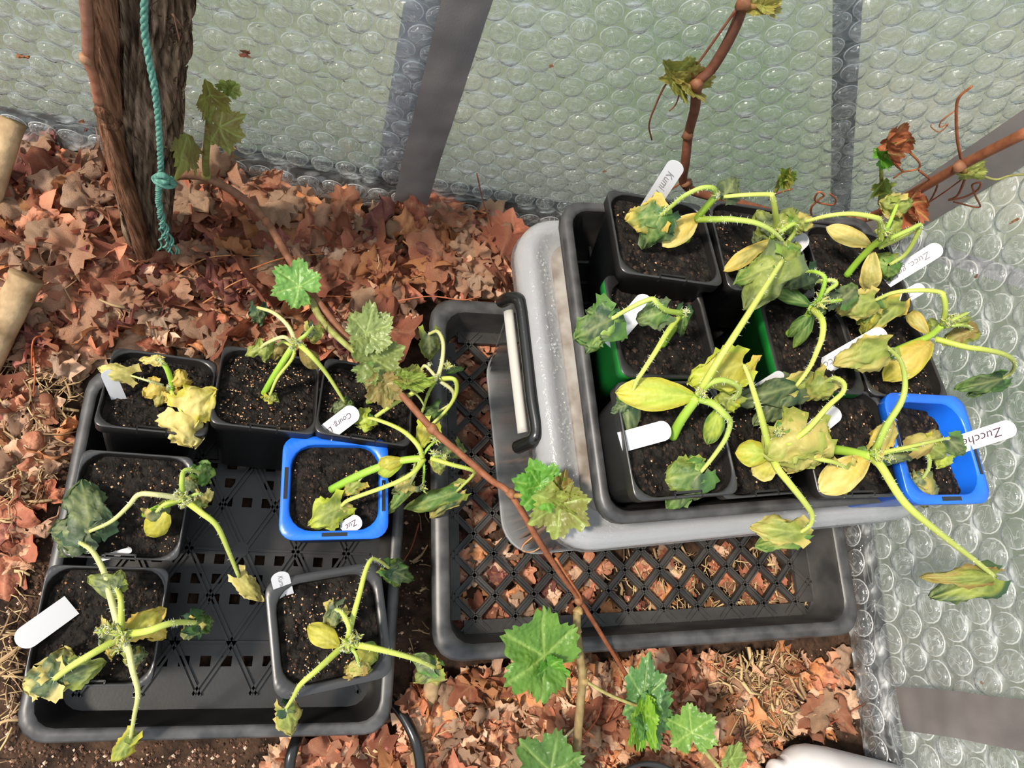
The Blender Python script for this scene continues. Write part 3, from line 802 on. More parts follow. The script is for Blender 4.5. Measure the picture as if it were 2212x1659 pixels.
LOBES = [(0, 1.0), (55, .95), (-55, .95), (112, .82), (-112, .82)]
def lobe_r(a, serr, seed, jag=1.0):
    a = (a + math.pi) % (2 * math.pi) - math.pi
    r = .45
    for d, l in LOBES:
        x = abs(a - rad(d)); x = min(x, 2 * math.pi - x)
        r = max(r, l * (1 - .30 * min(1, x / rad(30)) ** 1.4))
    nb = abs(abs(a) - math.pi)
    r *= sstep(-.12, .42, nb) * .8 + .2
    q_ = (a * 4.6 + seed * .37 + .35 * math.sin(a * 7 + seed)) % 1.0
    tooth = 1 - abs(q_ * 2 - 1) ** .8 if q_ < .5 else (1 - abs(q_ * 2 - 1)) ** .7
    return r * (1 - serr + serr * tooth * jag * 1.7)
def polar_leaf(N, K, size, seed, serr=.13, crumple=.06, cup=.1, fold=0.0, bend=0.0, bdir=0.0, c1=(.1, .3, .05), c2=None, vein=None, quilt=.012):
    """grape-type lobed leaf lying in xy, tip towards +x, stalk at the origin"""
    c2 = c2 or c1; vs = [(0, 0, 0)]; cs = [vein or c1]; fs = []; sd_ = seed * 2.13
    for k in range(1, K + 1):
        f = k / K
        for i in range(N):
            a = -math.pi + 2 * math.pi * (i + .5) / N
            r = lobe_r(a, serr * f, seed) * f
            x, y = r * math.cos(a) + .0, r * math.sin(a)
            z = cup * r * r + fold * abs(y)
            z += crumple * (nz((x, y, 0), 2.1, sd_) * 1.0 + .6 * nz((x, y, 0), 4.5, sd_ + 3) + .3 * nz((x, y, 0), 9, sd_ + 5)) * min(1, f * 1.6)
            da = min(abs((a - rad(d) + math.pi) % (2 * math.pi) - math.pi) for d, _ in LOBES)
            vn = math.exp(-(da * r / .035) ** 2)
            z -= quilt * vn
            p = Vector((x, y, z))
            if bend:                                    # roll about an axis in the leaf plane
                c_, s_ = math.cos(bdir), math.sin(bdir); u = p.x * c_ + p.y * s_; w = -p.x * s_ + p.y * c_
                th = u * bend; R = 1 / bend
                u2 = math.sin(th) * (R - p.z); z2 = R - math.cos(th) * (R - p.z)
                p = Vector((u2 * c_ - w * s_, u2 * s_ + w * c_, z2))
            vs.append(p * size)
            c = mixc(c1, c2, min(1, max(0, .5 + .9 * nz((x, y, 0), 2.4, sd_ + 8))))
            if vein: c = mixc(c, vein, .75 * vn)
            cs.append(c)
    for i in range(N): fs.append((0, 1 + i, 1 + (i + 1) % N))
    for k in range(K - 1):
        for i in range(N):
            j = (i + 1) % N; a0 = 1 + k * N
            fs.append((a0 + i, a0 + N + i, a0 + N + j, a0 + j))
    mb = MB(); mb.add(vs, fs, cs)
    return mb
def vine_leaf(parent, org, base, tip, seed, col=('#5f9a35', '#3f7a28'), roll=0.0, pitch=0.0, cup=.12, fold=.12, bend=0.0, bdir=0.0, wide=1.0, name='leaf', toward=.75):
    base, tip = Vector(base), Vector(tip); ax = tip - base; L = ax.length; x = ax.normalized()
    up = (CAM_LOC - base).normalized() * toward + Vector((0, 0, 1)) * (1 - toward); up = (up - x * up.dot(x)).normalized()
    up = Matrix.Rotation(roll, 3, x) @ up; y = up.cross(x)
    c1, c2 = lin(col[0]), lin(col[1])
    mb = polar_leaf(136, 7, L, seed, c1=c1, c2=c2, vein=mixc(c1, lin('#b9cf7a'), .38), cup=cup, fold=fold, bend=bend, bdir=bdir, crumple=.11, serr=.095, quilt=.022)
    Mx = Matrix(((x.x, y.x, up.x), (x.y, y.y, up.y), (x.z, y.z, up.z)))
    mb.v = [tuple(Mx @ Vector((v[0], v[1] * wide, v[2])) + base - org) for v in mb.v]
    return mb.build(name, M['vleaf'], parent)

# ------------------------------------------------------------------ seedlings
SG, SY, SP = lin('#7fa83c'), lin('#c3cc6a'), lin('#d8d29a')
STEMC = {'g': (lin('#86b53a'), lin('#a5c24a')), 'y': (lin('#b0bd50'), lin('#bcc468')), 'p': (lin('#cac794'), lin('#b9bc74')), 'm': (lin('#98b244'), lin('#b4c066'))}
def seedling(label, base, stem, petioles=(), leaves=(), cots=(), buds=(), hair=30, rs=.0036, seed=1):
    org = P3(base); rn = random.Random(seed)
    t = thing('squash_seedling', org, label, 'seedling', 'wilted squash seedlings in pots')
    pts = catmull([P3(p) - org for p in stem], 6); mb = MB()
    tube(mb, pts, rs, rs * .85, n=9, col=STEMC['g'][0], col1=STEMC['g'][1], hairs=hair // 2, hairlen=.003, rnd=rn)
    mb.build('stem', M['stem'], t)
    for k, pt in enumerate(petioles):
        path, c, r0, r1 = pt; c0, c1 = STEMC[c]; mb = MB()
        tube(mb, catmull([P3(p) - org for p in path], 7), r0, r1, n=7, col=c0, col1=c1, hairs=int(hair * len(path) / 3), hairlen=.0032, rnd=rn, flat=.85)
        mb.build('petiole', M['stem'], t)
    for k, lf in enumerate(leaves):
        b, tp, w, col = lf[:4]; kw = lf[4] if len(lf) > 4 else {}
        wilt_leaf('leaf', t, org, P3(b), P3(tp), w, col, seed=seed * 17 + k * 3, **kw)
    for k, lf in enumerate(cots):
        b, tp, w, col = lf[:4]; kw = dict(fold=.35, crumple=.06, curl=.12); kw.update(lf[4] if len(lf) > 4 else {})
        wilt_leaf('cotyledon', t, org, P3(b), P3(tp), w, col, seed=seed * 13 + k * 5 + 2, smooth_edge=True, **kw)
    for (p, r) in buds:
        c0 = P3(p) - org; mb = MB()
        for q in range(9):
            a = rn.random() * 6.28; e = rn.uniform(.1, 1.4)
            d = Vector((math.cos(a) * math.cos(e), math.sin(a) * math.cos(e), math.sin(e)))
            m_ = c0 + d * r * .6; s_ = d.orthogonal().normalized() * r * .28
            tube(mb, [c0, m_ + s_ * .4, c0 + d * r * 1.25], r * .30, r * .05, n=5, col=mixc(STEMC['g'][0], lin('#b9b35c'), rn.random() * .8), col1=lin('#a8a05a'), hairs=7, hairlen=.003, rnd=rn)
        mb.build('bud_cluster', M['stem'], t)
    return t
Z = .105
seedling('withered pale yellow seedling with one big bleached leaf, back left of the left tray', (366, 872, .094), [(366, 872, .094), (372, 838, .118), (362, 800, .138), (346, 776, .146)],
    [([(370, 845, .118), (382, 870, .125), (393, 894, .128)], 'y', .0024, .0018), ([(352, 832, .12), (318, 822, .132), (282, 811, .128)], 'p', .0016, .001)],
    [((392, 890, .130), (415, 966, .112), .055, 'pale', dict(edge='pale', fold=.35, curl=.1)), ((395, 888, .130), (466, 842, .128), .052, 'pale', dict(edge='yellow', fold=.3, curl=.14)), ((390, 835, .125), (388, 800, .135), .03, 'gold', {}),
     ((372, 850, .12), (385, 878, .11), .028, 'gold', {}), ((346, 832, .122), (312, 856, .115), .032, 'gold', {}), ((352, 846, .118), (338, 880, .105), .022, 'tan', {}),
     ((346, 778, .146), (302, 778, .140), .016, 'pale', dict(crumple=.3)), ((284, 811, .128), (212, 795, .128), .03, 'tan', dict(edge='pale')), ((270, 812, .126), (290, 822, .118), .02, 'tan', {})],
    buds=[((346, 779, .146), .005), ((368, 836, .12), .004)], hair=20, rs=.003, seed=11)
seedling('limp seedling with five pale stalks and fuzzy buds leaning over the grit speckled pot', (567, 856, .098), [(567, 856, .098), (590, 815, .125), (618, 770, .152), (636, 742, .160)],
    [([(638, 738, .16), (622, 704, .168), (591, 676, .165), (556, 664, .150)], 'p', .0028, .0018), ([(634, 742, .16), (611, 728, .168), (575, 742, .150), (563, 752, .14)], 'p', .0025, .0015),
     ([(644, 736, .16), (662, 722, .165), (677, 705, .158)], 'm', .0025, .0018), ([(646, 744, .16), (672, 768, .168), (706, 808, .150), (747, 872, .118)], 'y', .0033, .0018), ([(636, 750, .158), (630, 775, .15), (600, 815, .13), (582, 856, .108)], 'y', .0028, .0015), ([(630, 748, .155), (612, 738, .152), (600, 745, .14)], 'y', .002, .0014)],
    [((557, 665, .15), (560, 700, .125), .03, 'dark', dict(crumple=.28)), ((566, 750, .14), (530, 768, .13), .022, 'olive', {}), ((575, 745, .145), (572, 782, .125), .026, 'olive', {}), ((602, 744, .142), (592, 776, .125), .028, 'brown', {}),
     ((677, 706, .158), (678, 742, .14), .032, 'olive', dict(edge='tan')), ((668, 712, .158), (690, 724, .148), .026, 'grey', {}), ((748, 872, .118), (716, 890, .108), .026, 'grey', dict(crumple=.28)), ((748, 872, .118), (765, 878, .11), .02, 'green', {}), ((582, 855, .11), (576, 882, .1), .024, 'yellow', dict(edge='olive', crumple=.3)), ((580, 856, .11), (600, 872, .1), .02, 'olive', dict(crumple=.3))],
    [((650, 752, .156), (688, 796, .135), .02, 'brown', {})], [((640, 738, .163), .006), ((652, 744, .16), .005), ((632, 752, .16), .004)], hair=16, seed=12)
seedling('leggy seedling arching right over the rim of the mesh crate', (795, 868, .098), [(795, 868, .098), (840, 850, .13), (895, 828, .15), (945, 817, .16)],
    [([(940, 820, .16), (905, 842, .158), (855, 870, .142), (805, 905, .118), (792, 915, .112)], 'y', .0033, .002), ([(946, 815, .16), (955, 780, .172), (957, 740, .168), (945, 716, .155), (926, 722, .14)], 'p', .0028, .002),
     ([(950, 818, .16), (982, 820, .168), (985, 850, .15), (965, 885, .13), (930, 920, .11)], 'y', .003, .0018), ([(940, 824, .158), (925, 850, .14), (912, 890, .11)], 'm', .0024, .0018), ([(952, 824, .158), (978, 845, .15), (975, 870, .13), (945, 890, .115)], 'p', .0024, .0016), ([(940, 812, .16), (918, 790, .162), (908, 805, .15)], 'p', .002, .0016)],
    [((927, 722, .142), (928, 776, .105), .034, 'grey', dict(edge='olive')), ((932, 916, .112), (900, 968, .09), .034, 'yellow', dict(edge='lime', fold=.5)), ((948, 884, .118), (915, 902, .1), .03, 'green', {}), ((950, 886, .118), (955, 905, .1), .024, 'grey', {}),
     ((793, 913, .113), (786, 950, .09), .034, 'tan', dict(edge='brown')), ((968, 800, .158), (1002, 796, .15), .014, 'green', {}), ((905, 808, .15), (880, 822, .14), .026, 'olive', {})],
    [], [((966, 794, .165), .008), ((945, 815, .165), .005), ((925, 790, .16), .004)], hair=16, seed=13)
seedling('seedling with a large grey collapsed leaf hanging over the left edge of its pot', (313, 1112, .104), [(313, 1112, .104), (340, 1098, .125), (370, 1086, .145), (396, 1078, .155)],
    [([(390, 1076, .155), (333, 1068, .168), (299, 1069, .165), (277, 1093, .155), (241, 1126, .142), (194, 1148, .132)], 'p', .003, .0018), ([(404, 1084, .155), (435, 1108, .165), (469, 1137, .158), (496, 1196, .125), (516, 1246, .092)], 'y', .0038, .002),
     ([(396, 1070, .158), (393, 1040, .172), (398, 1018, .17), (414, 1015, .165), (430, 1022, .152)], 'm', .003, .002), ([(402, 1076, .155), (425, 1067, .16), (438, 1068, .155)], 'm', .002, .0015), ([(386, 1082, .153), (355, 1090, .155), (338, 1106, .14)], 'y', .0022, .0016)],
    [((195, 1147, .132), (176, 1038, .118), .055, 'grey', dict(edge='dark', fold=.4)), ((194, 1149, .132), (112, 1150, .120), .052, 'grey', dict(fold=.35)), ((190, 1152, .130), (128, 1202, .095), .035, 'grey', dict(edge='dark')), ((517, 1246, .092), (567, 1298, .072), .03, 'tan', dict(edge='pale', fold=.6)),
     ((430, 1022, .153), (452, 1004, .14), .026, 'green', dict(crumple=.3)), ((432, 1022, .150), (450, 1040, .125), .03, 'bright', dict(crumple=.3)), ((410, 1060, .15), (414, 1028, .14), .026, 'grey', dict(edge='tan')), ((438, 1068, .155), (440, 1094, .135), .022, 'tan', dict(edge='pale', crumple=.3)), ((339, 1104, .14), (356, 1134, .12), .035, 'grey', dict(edge='tan')), ((436, 1085, .148), (415, 1095, .14), .018, 'olive', {})],
    [((362, 1110, .138), (318, 1158, .115), .026, 'yellow', {})], [((396, 1074, .162), .0065), ((410, 1080, .16), .005), ((382, 1066, .163), .005), ((398, 1092, .155), .005)], hair=18, seed=14)
seedling('sprawling seedling with four long pale stalks in the front left pot', (270, 1388, .108), [(270, 1388, .108), (268, 1382, .13), (264, 1372, .155)],
    [([(258, 1366, .158), (252, 1335, .17), (238, 1285, .165), (226, 1238, .158), (201, 1192, .148), (173, 1172, .135)], 'p', .0038, .0022), ([(263, 1364, .16), (262, 1320, .178), (260, 1290, .178), (252, 1272, .165)], 'y', .0032, .0022),
     ([(270, 1370, .158), (318, 1363, .178), (358, 1349, .178), (388, 1344, .168), (424, 1345, .150)], 'y', .004, .0024), ([(258, 1378, .156), (194, 1415, .165), (150, 1442, .155), (119, 1466, .135)], 'y', .0036, .0028), ([(268, 1384, .155), (278, 1405, .16), (286, 1446, .165), (298, 1496, .150), (290, 1546, .115), (282, 1594, .078)], 'p', .0036, .0018), ([(262, 1384, .155), (270, 1402, .152), (284, 1418, .14)], 'm', .0024, .0018)],
    [((252, 1270, .166), (190, 1248, .150), .03, 'grey', dict(edge='olive')), ((250, 1272, .163), (205, 1272, .14), .024, 'olive', {}), ((250, 1268, .166), (262, 1232, .155), .026, 'grey', dict(edge='olive')), ((424, 1345, .152), (455, 1352, .12), .034, 'green', dict(crumple=.35, edge='dark')), ((422, 1346, .15), (440, 1332, .13), .03, 'dark', dict(crumple=.35)), ((420, 1350, .148), (398, 1378, .11), .022, 'grey', dict(edge='tan')),
     ((288, 1362, .155), (358, 1318, .14), .032, 'yellow', dict(edge='gold', fold=.5)), ((330, 1360, .145), (352, 1378, .12), .03, 'gold', {}), ((122, 1462, .137), (140, 1398, .12), .04, 'dark', dict(edge='tan', fold=.4)), ((118, 1466, .136), (52, 1480, .115), .042, 'dark', dict(edge='pale', fold=.35)), ((124, 1466, .134), (230, 1430, .128), .036, 'dark', dict(edge='olive', fold=.5)), ((120, 1468, .13), (85, 1502, .1), .034, 'grey', dict(edge='pale')), ((283, 1592, .078), (243, 1646, .045), .026, 'olive', dict(edge='yellow')), ((284, 1594, .078), (300, 1606, .06), .016, 'olive', {}), ((286, 1418, .142), (292, 1442, .12), .026, 'brown', dict(edge='olive')), ((286, 1416, .142), (318, 1412, .13), .026, 'grey', {}),
     ((240, 1360, .165), (228, 1400, .145), .03, 'grey', dict(edge='tan', crumple=.35)), ((238, 1378, .15), (242, 1420, .125), .02, 'gold', {})],
    [], [((262, 1370, .168), .008), ((238, 1362, .168), .008), ((270, 1384, .162), .006), ((254, 1402, .15), .006), ((222, 1364, .165), .006)], hair=30, rs=.0045, seed=15)
seedling('flowering seedling leaning right out of the blue pot with hanging buds', (715, 1058, .108), [(715, 1058, .108), (760, 1034, .128), (811, 1012, .145), (868, 995, .158), (914, 990, .166)],
    [([(913, 988, .168), (905, 965, .178), (880, 938, .172), (850, 920, .158), (812, 906, .140), (795, 903, .128)], 'y', .003, .002), ([(916, 992, .166), (894, 1020, .172), (860, 1040, .165), (825, 1054, .155), (756, 1079, .135), (738, 1092, .125)], 'y', .003, .0022),
     ([(912, 986, .168), (926, 966, .175), (941, 953, .172)], 'g', .0018, .0014), ([(930, 990, .166), (977, 1004, .172), (1018, 1015, .168), (1022, 1026, .15), (986, 1062, .105)], 'y', .0028, .0018), ([(914, 994, .166), (916, 1015, .165), (914, 1044, .14)], 'g', .0017, .0014), ([(908, 994, .165), (898, 1020, .16), (886, 1046, .14)], 'p', .0022, .0014), ([(898, 990, .16), (896, 1005, .15), (892, 1020, .135)], 'y', .002, .0014), ([(935, 986, .168), (960, 982, .166), (984, 970, .15)], 'm', .0022, .0014), ([(815, 1010, .146), (790, 1022, .14), (775, 1040, .13)], 'p', .0018, .0012)],
    [((796, 903, .13), (770, 918, .118), .034, 'lime', dict(crumple=.3, edge='olive')), ((790, 904, .128), (782, 890, .12), .022, 'green', {}), ((738, 1090, .126), (665, 1136, .112), .045, 'olive', dict(edge='lime', fold=.5)), ((736, 1092, .126), (724, 1128, .115), .036, 'tan', {}), ((987, 1062, .107), (876, 1100, .075), .04, 'green', dict(edge='olive', fold=.8)), ((986, 1064, .105), (930, 1118, .07), .03, 'dark', dict(edge='tan')),
     ((887, 1044, .14), (850, 1062, .125), .034, 'tan', dict(edge='grey', crumple=.28)), ((880, 1050, .135), (838, 1108, .10), .022, 'green', dict(edge='olive')), ((776, 1040, .13), (742, 1068, .118), .03, 'olive', dict(edge='gold')), ((946, 996, .165), (952, 1024, .145), .026, 'olive', dict(edge='tan')), ((985, 970, .152), (1000, 984, .13), .032, 'grey', dict(edge='olive')), ((960, 978, .158), (990, 962, .142), .026, 'grey', {})],
    [((870, 994, .16), (815, 1006, .146), .018, 'yellow', dict(curl=.35)), ((868, 1000, .158), (816, 1022, .14), .019, 'lime', dict(curl=.35))],
    [((941, 950, .172), .006), ((938, 978, .172), .006), ((958, 990, .166), .006), ((912, 1054, .128), .007)], hair=16, rs=.0045, seed=16)
seedling('hairy seedling with a rounded yellow seed leaf in the turned black pot', (752, 1402, .108), [(752, 1402, .108), (750, 1398, .128), (747, 1390, .15)],
    [([(752, 1378, .152), (762, 1335, .165), (776, 1285, .165), (790, 1232, .16), (803, 1208, .155), (820, 1212, .145), (840, 1227, .12)], 'y', .0034, .0018), ([(750, 1384, .155), (755, 1358, .17), (748, 1338, .175), (738, 1322, .168), (726, 1316, .155)], 'y', .0034, .0022),
     ([(738, 1398, .15), (686, 1446, .162), (650, 1478, .155), (634, 1506, .125), (618, 1530, .095)], 'y', .0036, .0018), ([(760, 1392, .152), (797, 1398, .165), (853, 1411, .165), (903, 1426, .155), (938, 1442, .135)], 'y', .004, .0024), ([(758, 1398, .155), (770, 1416, .155), (776, 1440, .14)], 'm', .0022, .0015)],
    [((840, 1227, .122), (872, 1212, .1), .022, 'dark', {}), ((841, 1229, .12), (890, 1254, .085), .034, 'dark', dict(edge='green')), ((842, 1232, .118), (862, 1264, .08), .03, 'green', dict(edge='olive')), ((726, 1316, .157), (712, 1348, .13), .034, 'grey', dict(edge='tan', crumple=.3)), ((728, 1314, .157), (705, 1312, .14), .026, 'grey', {}), ((618, 1530, .096), (630, 1586, .065), .036, 'olive', dict(edge='tan')), ((616, 1530, .096), (650, 1540, .08), .026, 'dark', {}), ((938, 1442, .137), (885, 1416, .118), .03, 'grey', dict(edge='green')), ((938, 1444, .135), (898, 1472, .105), .034, 'grey', dict(edge='olive')), ((938, 1444, .135), (945, 1480, .1), .022, 'tan', {}), ((776, 1440, .14), (748, 1456, .122), .028, 'tan', dict(edge='brown', crumple=.3)), ((776, 1436, .14), (802, 1446, .13), .026, 'tan', dict(edge='olive'))],
    [((732, 1394, .145), (664, 1352, .135), .024, 'yellow', dict(curl=.15)), ((772, 1404, .145), (815, 1426, .125), .03, 'yellow', dict(edge='green')), ((716, 1372, .135), (704, 1356, .125), .012, 'green', {})], [((752, 1386, .165), .008), ((772, 1378, .16), .007), ((740, 1402, .158), .005)], hair=34, rs=.0048, seed=17)
# upper tray
seedling('seedling with a yellow tongue shaped seed leaf in the tilted back left pot', (1482, 520, .342), [(1482, 520, .342), (1492, 498, .36), (1504, 474, .378), (1525, 448, .40), (1546, 424, .418)],
    [([(1546, 424, .418), (1541, 407, .43), (1515, 406, .43), (1480, 422, .42), (1450, 446, .402), (1427, 466, .385)], 'm', .0026, .0018), ([(1506, 474, .38), (1545, 474, .405), (1582, 474, .418), (1637, 483, .425), (1679, 508, .418), (1704, 546, .40)], 'm', .0034, .0022)],
    [((1428, 465, .386), (1352, 478, .362), .042, 'green', dict(edge='gold', fold=.4)), ((1428, 466, .386), (1392, 534, .352), .046, 'green', dict(edge='dark', fold=.5)), ((1430, 464, .386), (1448, 490, .368), .026, 'bright', {}), ((1705, 545, .40), (1728, 556, .385), .03, 'bright', dict(edge='olive'))],
    [((1508, 464, .38), (1430, 532, .36), .024, 'gold', dict(edge='pale', fold=.3)), ((1508, 462, .38), (1456, 494, .365), .012, 'gold', {})], [((1546, 422, .422), .004)], hair=40, seed=21)
seedling('crumpled seedling with a kinked upright stalk in the middle pot of the back row', (1700, 572, .342), [(1700, 572, .342), (1688, 545, .36), (1668, 513, .385)],
    [([(1670, 505, .386), (1677, 485, .40), (1674, 455, .42), (1668, 424, .435), (1660, 420, .435), (1610, 421, .432), (1564, 425, .42)], 'y', .0034, .002), ([(1668, 512, .386), (1690, 498, .40), (1714, 484, .405), (1716, 500, .395), (1695, 530, .38), (1662, 556, .36)], 'm', .003, .002)],
    [((1564, 424, .42), (1588, 386, .408), .03, 'grey', dict(fold=.5)), ((1566, 420, .42), (1560, 432, .41), .016, 'grey', {}), ((1672, 500, .388), (1634, 456, .385), .036, 'grey', dict(edge='olive')), ((1680, 490, .392), (1722, 452, .388), .034, 'olive', dict(edge='grey')), ((1700, 480, .395), (1726, 505, .38), .032, 'bright', dict(edge='olive')), ((1655, 500, .38), (1628, 524, .362), .028, 'grey', {}), ((1665, 490, .385), (1650, 540, .36), .024, 'olive', {})],
    [((1664, 520, .38), (1562, 586, .362), .017, 'tan', dict(edge='gold', fold=.5))], [((1682, 492, .398), .007)], hair=22, seed=22)
seedling('seedling with two bleached seed leaves and a hooked stalk beside the corner tape', (1828, 596, .338), [(1828, 596, .338), (1852, 566, .355), (1878, 538, .375), (1903, 516, .395)],
    [([(1903, 516, .396), (1902, 495, .41), (1901, 478, .425), (1890, 470, .43), (1840, 462, .428), (1790, 466, .418), (1738, 479, .40)], 'y', .0034, .0018), ([(1890, 530, .38), (1930, 512, .40), (1965, 496, .41), (1988, 486, .412), (1980, 510, .40), (1956, 549, .378), (1922, 572, .362)], 'm', .003, .002), ([(1898, 534, .38), (1940, 515, .39), (1984, 492, .402)], 'y', .003, .0022), ([(1906, 510, .398), (1920, 485, .412), (1938, 442, .42)], 'g', .0028, .002)],
    [((1939, 443, .42), (1898, 436, .405), .034, 'olive', dict(edge='tan')), ((1939, 443, .42), (1968, 440, .408), .026, 'olive', {}), ((1918, 572, .362), (1880, 560, .35), .04, 'bright', dict(edge='olive')), ((1920, 574, .362), (1918, 606, .345), .032, 'green', {}), ((1915, 502, .40), (1948, 470, .40), .026, 'olive', {}), ((1738, 480, .40), (1716, 500, .385), .026, 'olive', dict(edge='tan')), ((1738, 478, .40), (1722, 462, .39), .02, 'tan', {})],
    [((1880, 530, .376), (1784, 490, .372), .02, 'pale', dict(fold=.25)), ((1886, 545, .372), (1876, 632, .345), .022, 'tan', dict(edge='pale', curl=.3))], [((1910, 500, .405), .006)], hair=26, seed=23)
seedling('small seedling with a bent stalk and dark crumpled leaf in the left green pot', (1430, 746, .334), [(1430, 746, .334), (1446, 722, .35), (1462, 700, .368), (1474, 678, .385)],
    [([(1474, 677, .386), (1441, 671, .398), (1420, 656, .406), (1406, 646, .406), (1360, 666, .395), (1321, 689, .378)], 'm', .0028, .0018), ([(1466, 684, .385), (1440, 720, .395), (1416, 760, .398), (1390, 800, .392), (1374, 826, .382), (1357, 872, .36)], 'y', .0028, .0016)],
    [((1322, 688, .379), (1242, 732, .352), .05, 'dark', dict(edge='green', fold=.5)), ((1320, 686, .379), (1268, 672, .365), .034, 'green', dict(edge='dark')), ((1320, 690, .378), (1265, 764, .345), .034, 'bright', dict(edge='dark')), ((1440, 672, .395), (1375, 690, .378), .034, 'green', dict(fold=.4, edge='grey')), ((1478, 672, .388), (1470, 726, .355), .02, 'green', dict(edge='dark', fold=.9)), ((1357, 872, .362), (1322, 888, .35), .02, 'dark', {}), ((1356, 874, .36), (1358, 988, .325), .034, 'dark', dict(edge='grey', fold=.9)), ((1352, 876, .36), (1345, 930, .335), .026, 'green', {})],
    [], [((1480, 674, .39), .004)], hair=26, seed=24)
seedling('green bristly seedling in the centre green pot with one stalk draped forward', (1702, 722, .334), [(1702, 722, .334), (1722, 704, .35), (1740, 688, .365), (1754, 664, .385)],
    [([(1758, 658, .386), (1772, 640, .40), (1782, 602, .415), (1764, 588, .412), (1738, 586, .398)], 'g', .0028, .0018), ([(1760, 660, .386), (1785, 630, .398), (1806, 614, .402), (1796, 606, .40), (1760, 608, .392)], 'm', .0026, .0022), ([(1756, 668, .385), (1776, 692, .40), (1776, 726, .40), (1764, 760, .395), (1748, 795, .385), (1720, 834, .372)], 'y', .0034, .0018), ([(1764, 656, .386), (1790, 652, .39), (1818, 648, .385)], 'g', .0026, .0018)],
    [((1738, 587, .398), (1694, 625, .372), .04, 'dark', dict(edge='grey')), ((1740, 588, .398), (1752, 624, .37), .03, 'dark', {}), ((1818, 648, .386), (1850, 618, .375), .03, 'grey', dict(edge='green')), ((1800, 650, .385), (1842, 640, .37), .024, 'grey', {}), ((1720, 834, .372), (1594, 866, .352), .046, 'dark', dict(edge='grey', fold=.8)), ((1716, 838, .37), (1628, 918, .34), .04, 'dark', dict(edge='grey', fold=.7)), ((1722, 832, .372), (1785, 826, .355), .034, 'olive', dict(edge='tan', fold=.5)), ((1756, 668, .382), (1784, 674, .37), .016, 'green', {})],
    [((1750, 660, .38), (1664, 618, .365), .018, 'green', dict(fold=.5)), ((1752, 676, .376), (1702, 728, .345), .016, 'green', dict(fold=.6)), ((1756, 680, .374), (1714, 752, .342), .018, 'green', dict(edge='bright', fold=.8))], [((1770, 652, .394), .008)], hair=46, seed=25)
seedling('seedling with tan seed leaves and a yellow stalk reaching past the wall side', (1914, 766, .328), [(1914, 766, .328), (1960, 746, .348), (2006, 727, .368), (2036, 702, .385)],
    [([(2036, 700, .386), (2042, 668, .405), (2038, 640, .415), (2030, 631, .415), (1986, 627, .412), (1931, 632, .398), (1889, 649, .38)], 'y', .0032, .0018), ([(2020, 732, .37), (2083, 749, .385), (2130, 756, .388), (2170, 766, .38), (2191, 782, .36), (2187, 802, .335), (2166, 818, .315)], 'y', .0032, .002), ([(2040, 700, .386), (2064, 688, .395), (2090, 676, .392)], 'm', .0024, .002), ([(2040, 706, .384), (2070, 702, .39), (2094, 706, .38), (2096, 716, .372)], 'm', .0022, .0015)],
    [((1890, 648, .382), (1806, 672, .36), .042, 'olive', dict(edge='tan', fold=.6)), ((1888, 650, .38), (1852, 700, .352), .036, 'green', dict(edge='olive')), ((1890, 652, .378), (1862, 720, .345), .03, 'yellow', dict(edge='olive')), ((1945, 650, .37), (1868, 726, .345), .034, 'olive', dict(edge='gold')), ((2166, 818, .317), (2062, 842, .292), .034, 'dark', dict(edge='green', fold=.8)), ((2168, 817, .317), (2090, 856, .285), .026, 'green', dict(edge='dark')), ((2096, 714, .374), (2036, 744, .352), .034, 'brown', dict(edge='olive')), ((2094, 714, .374), (2114, 726, .36), .024, 'brown', {}), ((2060, 692, .392), (2096, 686, .385), .018, 'olive', {}), ((2016, 706, .37), (2010, 690, .362), .02, 'olive', {})],
    [((2004, 720, .366), (1960, 670, .352), .016, 'tan', dict(edge='gold', curl=.25)), ((2012, 738, .366), (1908, 822, .338), .032, 'gold', dict(edge='yellow', fold=.3, curl=.25))], [((2044, 694, .395), .006), ((2062, 688, .393), .005)], hair=26, seed=26)
